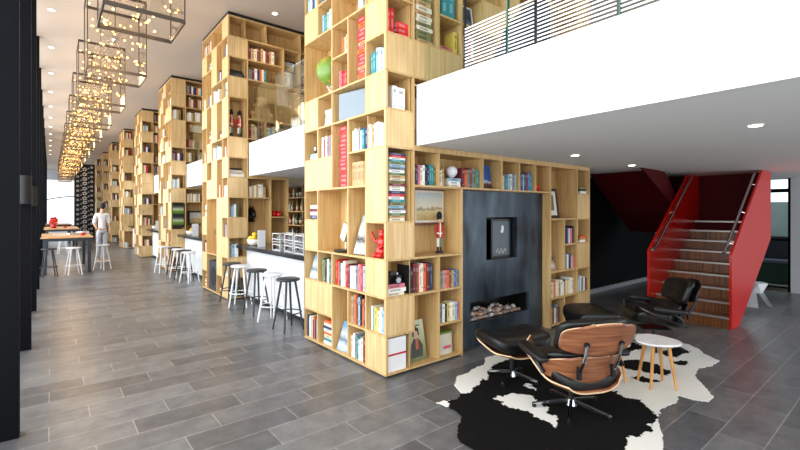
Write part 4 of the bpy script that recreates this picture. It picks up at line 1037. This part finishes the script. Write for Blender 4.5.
# ------------------------------------------------------------ high tables on the left
TB = mat('table frame charcoal', (44, 50, 58), .5)
def table(y0, y1, label):
    r = empty('high_table', (.35, y0, 0)); tag(r, label, 'table', 'long high tables'); n_ = y1-y0
    MB().box((-.55, 0, .98), (.6, n_, 1.02), TABLEW).build('tabletop', r, bevel=.004)
    b = MB(); b.box((-.5, .06, .9), (.55, .1, .98), TB); b.box((-.5, n_-.1, .9), (.55, n_-.06, .98), TB); b.box((-.5, .1, .9), (-.46, n_-.1, .98), TB); b.box((.51, .1, .9), (.55, n_-.1, .98), TB); b.build('apron', r)
    for x in (-.5, .47):
        for y in (.06, n_-.14): MB().box((x, y, 0), (x+.08, y+.08, .9), TB).build('leg', r)
    return r
table(14.9, 17.6, 'nearest long high table with wooden top by the windows'); table(22.5, 25.5, 'second long high table with wooden top by the windows'); table(30, 33, 'third long high table with wooden top by the windows')
g2 = 'stools around the high tables'
for c, x, y, lb in (('b', -.02, 15.15-.55, 'charcoal stool at the left end of the nearest high table'), ('w', .5, 14.68, 'white stool at the middle end of the nearest high table'), ('w', 1.2, 15.4, 'white stool at the right side of the nearest high table'),
                    ('b', -.3, 22.1, 'charcoal stool left of the second high table'), ('w', .4, 22.1, 'white stool at the end of the second high table'), ('b', 1.25, 23.5, 'charcoal stool right of the second high table'), ('w', 1.25, 31, 'white stool right of the third high table')):
    put_stool(c, x, y, lb, g2, R.uniform(0, 1))
for i, (x, y, w_) in enumerate([(.15, 31.2, 'third'), (.12, 23.2, 'second')]):
    r = empty('flower_vase', (x, y, 1.02)); tag(r, 'red flowers in a round vase on the %s high table' % w_, 'flowers')
    r.scale = (.8, .8, .8)
    MB().lathe([(.08, 0), (.13, .08), (.12, .18), (.06, .22)], (0, 0, 0), mat('red vase', (176, 30, 24), .3), 20).build('vase', r, smooth=True)
    b = MB(); q = random.Random(3)
    for j in range(26): b.ball((q.uniform(-.16, .16), q.uniform(-.16, .16), q.uniform(.24, .46)), .055, mat('red petals', (206, 44, 26), .7), 1)
    b.build('blossom', r); b = MB()
    for j in range(7): b.cyl((0, 0, .18), (q.uniform(-.12, .12), q.uniform(-.12, .12), .34), .006, mat('flower stem', (60, 90, 40), .7), n=5)
    b.build('stems', r)
RC2 = mat('red bowl', (190, 30, 24), .3)
for i, (x, y, lb) in enumerate([(.75, 15.6, 'small red bowl on the nearest high table'), (.5, 23.4, 'small red bowl on the second high table')]):
    o = MB().lathe([(.05, 0), (.11, .06), (.12, .12), (.11, .12), (.06, .02)], (0, 0, 0), RC2, 18).build('bowl', smooth=True); o.scale = (.6, .6, .6); item(o, (x, y, 1.02), lb, 'bowl')
for i, (x, y) in enumerate([(.2, 15.9), (.55, 16.3), (.8, 16.8)]):
    o = MB().box((-.14, -.1, 0), (.14, .1, .03+.02*i), [WHITE, mat('grey paper', (190, 190, 190)), WHITE][i]).build('magazine'); o.rotation_euler = (0, 0, .4*i); item(o, (x, y, 1.02), ['pale magazine left on the nearest high table', 'grey magazine in the middle of nearest high table', 'white magazine pile at the far end of nearest high table'][i], 'magazine')

# flower pattern pillar near the far end
r = empty('pillar', (1.2, 34, 0)); tag(r, 'black pillar covered with rows of white paper flowers at the hall end', 'pillar')
MB().box((0, 0, 0), (1.05, .8, 4.75), mat('pillar black', (18, 18, 20), .8)).build('core', r)
b = MB(); q = random.Random(9); FW = mat('white petals', (226, 222, 218), .8)
for row in range(15):
    for cx, rad, off in ((.52, .14, 0), (.16, .085, .15), (.88, .085, .15), (.34, .05, .2), (.72, .05, .1)):
        cz_ = .2+.3*row+off+q.uniform(-.02, .02)
        if cz_ > 4.6: continue
        for pth in range(5):
            a = pth*2*PI/5+row; b.ball((cx+rad*.62*math.cos(a), -.02, cz_+rad*.6*math.sin(a)), rad*.42, FW, 1, (1, .5, .7))
o = b.build('flowers', r); o['kind'] = 'stuff'
# the standing person in white
def skin_body(name, verts, edges, radii, m, parent, sub=2, rootv=0):
    me = bpy.data.meshes.new(name); me.from_pydata(verts, edges, []); o = bpy.data.objects.new(name, me); COL.objects.link(o); o.parent = parent
    s = o.modifiers.new('skin', 'SKIN'); s.use_smooth_shade = True
    for i, v in enumerate(me.skin_vertices[0].data): v.radius = (radii[i] if isinstance(radii[i], tuple) else (radii[i], radii[i])); v.use_root = (i == rootv)
    ss = o.modifiers.new('sub', 'SUBSURF'); ss.levels = ss.render_levels = sub; me.materials.append(m); return o
pr = empty('person', (1.37, 17.75, 0), .3); pr.scale = (.82, .9, 1); tag(pr, 'person standing in white shirt and pale trousers beyond the nearest high table', 'person')
k_ = 1.13
vs = [(0, 0, .98), (0, 0, 1.15), (0, .0, 1.38), (0, 0, 1.5), (0, -.02, 1.6), (0, -.02, 1.72),
      (.1, 0, .9), (.11, .0, .5), (.11, .03, .09), (.11, -.1, .04), (-.1, 0, .9), (-.12, -.02, .5), (-.13, .03, .09), (-.13, -.1, .04),
      (.19, 0, 1.42), (.25, .02, 1.15), (.22, -.1, .92), (-.19, 0, 1.42), (-.25, .02, 1.15), (-.2, -.12, 1.0)]
es = [(0, 1), (1, 2), (2, 3), (3, 4), (4, 5), (0, 6), (6, 7), (7, 8), (8, 9), (0, 10), (10, 11), (11, 12), (12, 13), (2, 14), (14, 15), (15, 16), (2, 17), (17, 18), (18, 19)]
ra = [(.10, .075), (.095, .07), (.115, .075), (.04, .04), (.06, .07), (.06, .07), .065, .05, .04, .035, .065, .05, .04, .035, .045, .036, .028, .045, .036, .028]
WC = mat('white shirt', (236, 236, 238), .8); TC = mat('pale trousers', (190, 196, 204), .8)
def sub_body(name, keep, m, grow):
    ix = {v: i for i, v in enumerate(keep)}
    rr = [tuple(c*k_+grow for c in ra[v]) if isinstance(ra[v], tuple) else ra[v]*k_+grow for v in keep]
    return skin_body(name, [tuple(c*k_ for c in vs[v]) for v in keep], [(ix[a], ix[b_]) for a, b_ in es if a in ix and b_ in ix], rr, m, pr)
sub_body('body', list(range(20)), mat('skin tone', (206, 160, 130), .6), 0)
sub_body('shirt', [1, 0, 2, 14, 15, 17, 18], WC, .028)
sub_body('trousers', [0, 6, 7, 8, 10, 11, 12], TC, .02)
MB().ball((0, -.02*k_, 1.68*k_), .125, mat('dark hair', (30, 26, 26), .8), 2, (.75, .85, 1.0)).build('hair', pr, smooth=True)

# ------------------------------------------------------------ staircase
ry, gx, rr_, sx_ = 1.83, .272, .17, 7.63    # right side y, going, riser, front x
ly = 2.9
st = empty('staircase', (sx_, ry, 0)); tag(st, 'red sided staircase with striped wooden steps rising to a landing', 'staircase')
def W(pts): return [(p[0]-sx_, p[1]) for p in pts]
MB().prism(W([(7.62, 0), (7.62, 1.08), (9.43, 2.41), (10.03, 2.41), (10.03, 1.23), (8.03, 0)]), 'y', -.03, 0, RED).build('stringer', st)
MB().prism(W([(7.62, 0), (7.62, 1.08), (9.43, 2.41), (10.03, 2.41), (10.03, 1.23), (8.03, 0)]), 'y', ly-ry, ly-ry+.03, RED).build('stringer', st)
N = 9
for i in range(N):
    x = gx*i; z = rr_*(i+1)
    MB().box((x, .001, z-rr_), (x+.02, ly-ry-.001, z-.022), ZEBRA).build('riser', st)
    MB().box((x-.015, .001, z-.022), (x+(gx if i < N-1 else .3)+.0, ly-ry-.001, z), ZEBRA).build('tread', st)
    MB().box((x-.022, .001, z-.026), (x+.03, ly-ry-.001, z+.002), NOSE).build('nosing', st)
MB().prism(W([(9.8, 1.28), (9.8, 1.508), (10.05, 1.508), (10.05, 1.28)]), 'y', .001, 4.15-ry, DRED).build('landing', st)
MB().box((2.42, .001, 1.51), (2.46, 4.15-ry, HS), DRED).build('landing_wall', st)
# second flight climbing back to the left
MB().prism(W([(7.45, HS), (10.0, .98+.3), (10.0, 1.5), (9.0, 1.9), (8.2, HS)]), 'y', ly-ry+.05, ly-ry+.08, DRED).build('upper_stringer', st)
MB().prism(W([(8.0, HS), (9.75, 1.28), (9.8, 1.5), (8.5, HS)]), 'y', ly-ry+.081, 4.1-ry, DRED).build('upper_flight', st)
def rail(y, label_off):
    b = MB(); p0 = (7.58-sx_, y, 1.12); b.tube([(7.56-sx_, y, 1.09), (7.64-sx_, y, 1.1), (7.75-sx_, y, 1.165), (9.42-sx_, y, 2.38)], .021, CHROME, 10)
    for t in (.1, .5, .9):
        x = 7.7-sx_+1.6*t; z = 1.13+1.16*t
        b.cyl((x, y, z), (x, y+label_off, z-.03), .007, CHROME, n=6)
    b.build('handrail', st)
rail(.07, -.07); rail(ly-ry-.07, .07)
# white faceted stool beyond the stairs
r = empty('faceted_stool', (9.95, 2.02, 0), .5); tag(r, 'white faceted plastic stool behind the red staircase side', 'stool')
b = MB(); WP = mat('white plastic', (240, 242, 244), .35)
top = [(.2*math.cos(a), .2*math.sin(a), .42) for a in [i*PI/3 for i in range(6)]]
mid = [(.13*math.cos(a+PI/6), .13*math.sin(a+PI/6), .24) for a in [i*PI/3 for i in range(6)]]
vs_t = [b.bm.verts.new(p) for p in top]; vs_m = [b.bm.verts.new(p) for p in mid]; allv = vs_t+vs_m
b.bm.faces.new(vs_t)
for i in range(6):
    b.bm.faces.new((vs_t[i], vs_m[i], vs_t[(i+1) % 6])); b.bm.faces.new((vs_m[i], vs_m[(i+1) % 6], vs_t[(i+1) % 6]))
b._fin(allv, WP); b.build('seat', r)
for i in range(3):
    a = i*2*PI/3+PI/6; a0, a1 = a-.45, a+.45
    pts = [(.13*math.cos(a0), .13*math.sin(a0), .26), (.13*math.cos(a1), .13*math.sin(a1), .26), (.27*math.cos(a1*1), .27*math.sin(a1), 0), (.27*math.cos(a0), .27*math.sin(a0), 0), (.06*math.cos(a), .06*math.sin(a), .24), (.2*math.cos(a), .2*math.sin(a), 0)]
    b = MB(); v = [b.bm.verts.new(p) for p in pts]
    for q in ((0, 1, 2, 3), (0, 4, 1), (3, 2, 5), (0, 3, 5, 4), (1, 4, 5, 2)): b.bm.faces.new([v[j] for j in q])
    bmesh.ops.recalc_face_normals(b.bm, faces=b.bm.faces[:]); b._fin(v, WP); b.build('leg', r)

# ------------------------------------------------------------ cowhides
HW = mat('white hide hair', (226, 224, 216), .9, bump=.4, noise=.08, nscale=60); HBk = mat('black hide hair', (9, 8, 8), .95, bump=.4, noise=.3, nscale=60)
HBk.node_tree.nodes['Principled BSDF'].inputs['Specular IOR Level'].default_value = .15
def inside(p, poly):
    c = False; n_ = len(poly); j = n_-1
    for i in range(n_):
        if (poly[i][1] > p[1]) != (poly[j][1] > p[1]) and p[0] < (poly[j][0]-poly[i][0])*(p[1]-poly[i][1])/(poly[j][1]-poly[i][1])+poly[i][0]: c = not c
        j = i
    return c
def hide(name, outline, base, patches, pm_, label, z=0, st_=.0125):
    xs = [p[0] for p in outline]; ys = [p[1] for p in outline]; from mathutils import noise as NZ
    b = MB(); b.mi(HW); b.mi(HBk); V_ = {}
    def vert(i, j, top):
        k = (i, j, top)
        if k not in V_: V_[k] = b.bm.verts.new((min(xs)+i*st_, min(ys)+j*st_, z+(.007 if top else 0)))
        return V_[k]
    nx, ny = int((max(xs)-min(xs))/st_)+1, int((max(ys)-min(ys))/st_)+1; occ = set()
    wob = lambda x, y, a: (x+a*NZ.noise((x*9, y*9, 1))+a*.6*NZ.noise((x*30, y*30, 4)), y+a*NZ.noise((x*9, y*9, 7))+a*.6*NZ.noise((x*30, y*30, 9)))
    for i in range(nx):
        for j in range(ny):
            if inside(wob(min(xs)+(i+.5)*st_, min(ys)+(j+.5)*st_, .018), outline): occ.add((i, j))
    for i, j in occ:
        f = b.bm.faces.new([vert(i, j, 1), vert(i+1, j, 1), vert(i+1, j+1, 1), vert(i, j+1, 1)])
        p = wob(min(xs)+(i+.5)*st_, min(ys)+(j+.5)*st_, .05); w_ = base
        if any(inside(p, q) for q in patches): w_ = 1-base
        f.material_index = w_
        for (a, c), (s, t_) in (((i, j-1), ((i, j), (i+1, j))), ((i+1, j), ((i+1, j), (i+1, j+1))), ((i, j+1), ((i+1, j+1), (i, j+1))), ((i-1, j), ((i, j+1), (i, j)))):
            if (a, c) not in occ:
                g = b.bm.faces.new([vert(*s, 0), vert(*t_, 0), vert(*t_, 1), vert(*s, 1)]); g.material_index = w_
    o = b.build(name); return tag(o, label, 'rug')
H1 = [(3.07, 2.93), (3.24, 3.05), (3.4, 3.06), (3.62, 3.11), (3.72, 3.1), (3.91, 3.24), (4.15, 3.22), (4.49, 3.19), (4.66, 2.95), (4.67, 2.75), (4.81, 2.46), (4.81, 2.21), (4.60, 1.99), (4.56, 1.81), (4.54, 1.63), (4.53, 1.47), (4.3, 1.42), (4.18, 1.44), (4.02, 1.45), (3.84, 1.41), (3.69, 1.33), (3.52, 1.24), (3.27, 1.18), (2.96, 1.18), (2.51, 1.48), (2.37, 1.84), (2.34, 2.08), (2.34, 2.17), (2.4, 2.26), (2.5, 2.34), (2.64, 2.44), (2.68, 2.54), (2.67, 2.65), (2.65, 2.74), (2.74, 2.74), (2.83, 2.69), (2.97, 2.74)]
WP1 = [[(2.90, 2.82), (2.96, 3.0), (3.45, 3.2), (3.82, 3.3), (4.21, 3.37), (4.66, 3.25), (4.46, 2.88), (4.28, 3.03), (4.0, 3.04), (3.72, 3.02), (3.43, 2.83), (3.24, 2.78), (3.02, 2.72)],
       [(3.12, 2.46), (3.33, 2.45), (3.42, 2.32), (3.33, 2.11), (3.22, 2.01), (3.23, 1.91), (3.06, 1.84), (3.09, 1.94), (3.13, 2.12), (3.08, 2.29), (3.09, 2.4)],
       [(3.64, 2.53), (3.65, 2.46), (3.56, 2.35), (3.56, 2.44)],
       [(4.21, 1.94), (4.42, 2.3), (4.9, 2.2), (4.65, 1.67), (4.63, 1.45), (4.14, 1.3), (3.79, 1.25), (3.5, 1.11), (3.09, 1.04), (3.14, 1.25), (3.22, 1.37), (3.34, 1.42), (3.47, 1.39), (3.61, 1.35), (3.73, 1.42), (3.89, 1.42), (3.96, 1.5), (4.1, 1.64), (4.06, 1.75), (4.07, 1.87)],
       [(2.58, 2.76), (2.7, 2.84), (2.76, 2.68), (2.68, 2.64)]]
H2 = [(4.81, 2.83), (5.25, 2.88), (5.76, 2.81), (6.38, 2.55), (6.33, 1.95), (6.21, 1.79), (6.07, 1.71), (5.92, 1.52), (5.67, 1.52), (5.44, 1.59), (5.21, 1.55), (5.04, 1.45), (4.73, 1.26), (4.57, 1.25), (4.52, 1.35), (4.52, 1.46), (4.33, 1.56), (4.09, 1.81), (4.37, 2.24), (4.44, 2.56)]
BP2 = [[(5.75, 2.07), (6.06, 2.01), (6.03, 1.84), (5.69, 1.84), (5.6, 1.96)], [(5.01, 2.22), (5.26, 2.1), (5.24, 1.91), (5.13, 1.73), (4.95, 1.68), (4.92, 1.78), (4.86, 1.94), (4.84, 2.12)],
       [(4.60, 1.97), (4.74, 1.88), (4.75, 1.70), (4.56, 1.78)], [(4.28, 1.99), (4.42, 1.90), (4.42, 1.7), (4.29, 1.78), (4.16, 1.87)],
       [(4.95, 2.72), (5.42, 2.64), (5.15, 2.37), (4.58, 2.17), (4.54, 2.44)], [(5.45, 1.86), (5.65, 1.74), (5.48, 1.69), (5.36, 1.77)], [(5.5, 2.6), (5.9, 2.5), (5.8, 2.25), (5.4, 2.3)]]
hide('cowhide_rug', H2, 0, BP2, 0, 'mostly white cowhide rug with black patches under the far black lounge chair', 0.0)
hide('cowhide_rug', H1, 1, WP1, 0, 'mostly black cowhide rug with white patches under the nearest lounge chair', .0085)

# ------------------------------------------------------------ lounge chairs
SEATW = mat('moulded ply edge', (224, 190, 150), .5)
def sp(v, e): return math.copysign(abs(v)**e, v)
def cushion(name, parent, a, b_, c, warp, e1=.42, e2=.55, tuft=0):
    def fn(u, v):
        th, ph = 2*PI*u, PI*(v-.5)*.999
        cp = sp(math.cos(ph), e2); x, y, z = a*cp*sp(math.cos(th), e1), b_*cp*sp(math.sin(th), e1), c*sp(math.sin(ph), e2)
        if tuft and z > 0: z -= tuft*sum(math.exp(-((x-px)**2+(y-py)**2)/.0012) for px in (-a*.36, a*.36) for py in (0,))
        return warp(x, y, z)
    return MB().grid(fn, 56, 28, LEATHER).build(name, parent)
def shell(name, parent, fn, nu=28, nv=14, m=None):
    o = MB().grid(fn, nu, nv, m or WALNUT, .013, None if m else SEATW).build(name, parent)
    return o
def star_base(r, n_, L, hz, legs_rot=0):
    MB().cyl((0, 0, .05), (0, 0, hz), .022, BLKMET, n=16).cyl((0, 0, .035), (0, 0, .085), .045, CHROME, .03, 20).build('hub', r)
    for i in range(n_):
        a = legs_rot+2*PI*i/n_; c, s = math.cos(a), math.sin(a)
        b = MB(); M = Matrix.Rotation(a, 4, 'Z')
        b.prism([(.03, .055), (.03, .085), (L, .038), (L+.015, .03), (L, .024)], 'y', -.014, .014, CHROME, M)
        b.prism([(.03, .0855), (.03, .089), (L-.01, .043), (L-.01, .039)], 'y', -.006, .006, BLKMET, M)
        b.cyl((L*c, L*s, 0), (L*c, L*s, .03), .018, BLKMET, n=12); b.build('leg', r)
def seat_fn(halfw, y0, y1, zb, rise, tilt, lift):
    def fn(u, v):
        s = 2*u-1; q = (2*v-1); wv = (1-.9*abs(q)**7)**(1/5) if abs(q) < 1 else .62
        wv = max(.62, (1-abs(q)**5*.5))
        y = y0+(y1-y0)*v
        return (halfw*(s-.06*s**3)*wv, y, zb+tilt*v+rise*(.3+.75*v)*abs(s)**3.2+lift*abs(q)**4*(1 if q > 0 else .3))
    return fn
def lounge_chair(label, loc, heading, m=None):
    CHROME = BLKMET if m else globals()['CHROME']
    r = empty('lounge_chair', loc, heading); tag(r, label, 'lounge chair')
    star_base(r, 5, .31, .22, .3)
    b = MB(); b.box((-.13, -.16, .215), (.13, .16, .235), BLKMET); b.build('seat_bracket', r)
    # seat
    shell('seat_shell', r, seat_fn(.385, -.30, .30, .24, .20, .09, .02), m=m)
    cushion('seat_cushion', r, .31, .30, .085, lambda x, y, z: (x, y+.03, .365+z*(1-.15*(x/.31)**2)+.13*y+.07*abs(x/.31)**3-.03*abs(y/.3)**4), tuft=.02)
    # backs
    def back(u, v, hw, z0, z1, ybase, lean, e=5, curl=.11):
        s, q = 2*u-1, 2*v-1; wv = (1-abs(q)**e*.55)
        z = z0+(z1-z0)*v*1.0+ (z1-z0)*.07*(abs(s)**3)*(-q); x = hw*s*wv
        t = (z-z0); return (x, ybase+curl*abs(x/hw)**2.2-lean*(z-.36), z)
    shell('lower_back_shell', r, lambda u, v: back(u, v, .35, .315, .56, -.27, .38, curl=.17), m=m)
    shell('upper_back_shell', r, lambda u, v: back(u, v, .325, .575, .85, -.295, .38, curl=.095), m=m)
    def bw(y0, zc, hw, curl):
        def f(x, y, z):   # cushion local: x across, y up, z thickness(front)
            zz = zc+y; return (x, y0+curl*abs(x/hw)**2.2-.38*(zz-.36)+.085+z, zz)
        return f
    cushion('lower_back_cushion', r, .325, .125, .06, bw(-.24, .44, .35, .14), tuft=.015)
    cushion('headrest_cushion', r, .30, .14, .06, bw(-.265, .71, .33, .08), tuft=.015)
    for s in (-1, 1):
        cushion('armrest', r, .055, .19, .032, lambda x, y, z, s=s: (s*(.375)+x, y-.02, .525+z+.10*y), .5, .6)
        b = MB(); b.tube([(s*.365, -.17, .40), (s*.372, -.1, .46), (s*.375, -.02, .505)], .018, BLKMET, 8); b.build('arm_support', r)
        # spine braces bridging the two back shells
        yb = lambda z: -.305-.38*(z-.36)+.085*(.14/.33)**2.2
        b = MB(); b.tube([(s*.15, yb(.46)-.006, .45), (s*.15, yb(.53)-.028, .535), (s*.15, yb(.58)-.03, .59), (s*.15, yb(.68)-.012, .68)], [.014, .014, .012, .013], CHROME, 10)
        br_ = b.build('back_brace', r)
        MB().cyl((s*.15, yb(.68)+.01, .685), (s*.15, yb(.68)-.02, .675), .02, BLKMET, n=16).build('brace_button', br_)
        MB().box((s*.15-.016, yb(.42)-.024, .38), (s*.15+.016, yb(.42)+.0, .48), BLKMET, Matrix.Translation((0, 0, 0))).build('brace_pad', br_)
    return r
def ottoman(label, loc, heading, m=None):
    r = empty('ottoman', loc, heading); tag(r, label, 'ottoman')
    star_base(r, 4, .25, .27, .6)
    MB().box((-.12, -.12, .265), (.12, .12, .28), BLKMET).build('seat_bracket', r)
    shell('seat_shell', r, seat_fn(.345, -.27, .27, .285, .12, .0, .01), m=m)
    cushion('seat_cushion', r, .325, .275, .085, lambda x, y, z: (x, y, .405+z*(1-.1*(x/.325)**2)+.045*abs(x/.325)**3-.02*abs(y/.275)**4), tuft=.015)
    return r
HD = -math.radians(18.7); HDC = -math.radians(27)
DW = mat('dark rosewood', (24, 13, 11), .35, noise=.3)
lounge_chair('walnut shelled black leather lounge chair seen from behind, nearest the camera', (3.47, 1.94, .016), HDC)
ottoman('walnut edged black leather ottoman in front of the fireplace', (3.62, 2.66, .016), HD)
lounge_chair('all black leather lounge chair turned sideways before the red stairs', (5.93, 2.2, .012), math.radians(42), DW)
ottoman('black leather ottoman beside the wing bookcase, behind the nearest chair', (5.22, 2.66, .012), math.radians(51), DW)
def side_table(label, loc, zt, rz, nl=4):
    r = empty('side_table', loc, rz); tag(r, label, 'side table', 'marble topped side tables')
    pts = [(.195*math.cos(a)*(1+.07*math.cos(3*a)), .195*math.sin(a)*(1+.07*math.cos(3*a))) for a in [i*2*PI/48 for i in range(48)]]
    MB().prism(pts, 'z', zt-.02, zt, MARBLE).build('tabletop', r, bevel=.004)
    for i in range(nl):
        a = PI/4+i*2*PI/nl; MB().cyl((.1*math.cos(a), .1*math.sin(a), zt-.021), (.17*math.cos(a), .17*math.sin(a), 0), .018, OAKLEG, r2=.012, n=14).build('leg', r)
side_table('white marble topped side table with oak legs, taller and nearer', (4.59, 1.68, .016), .44, .85)
side_table('lower marble side table half hidden behind the walnut chair back', (4.38, 2.06, .016), .38, 1.0)
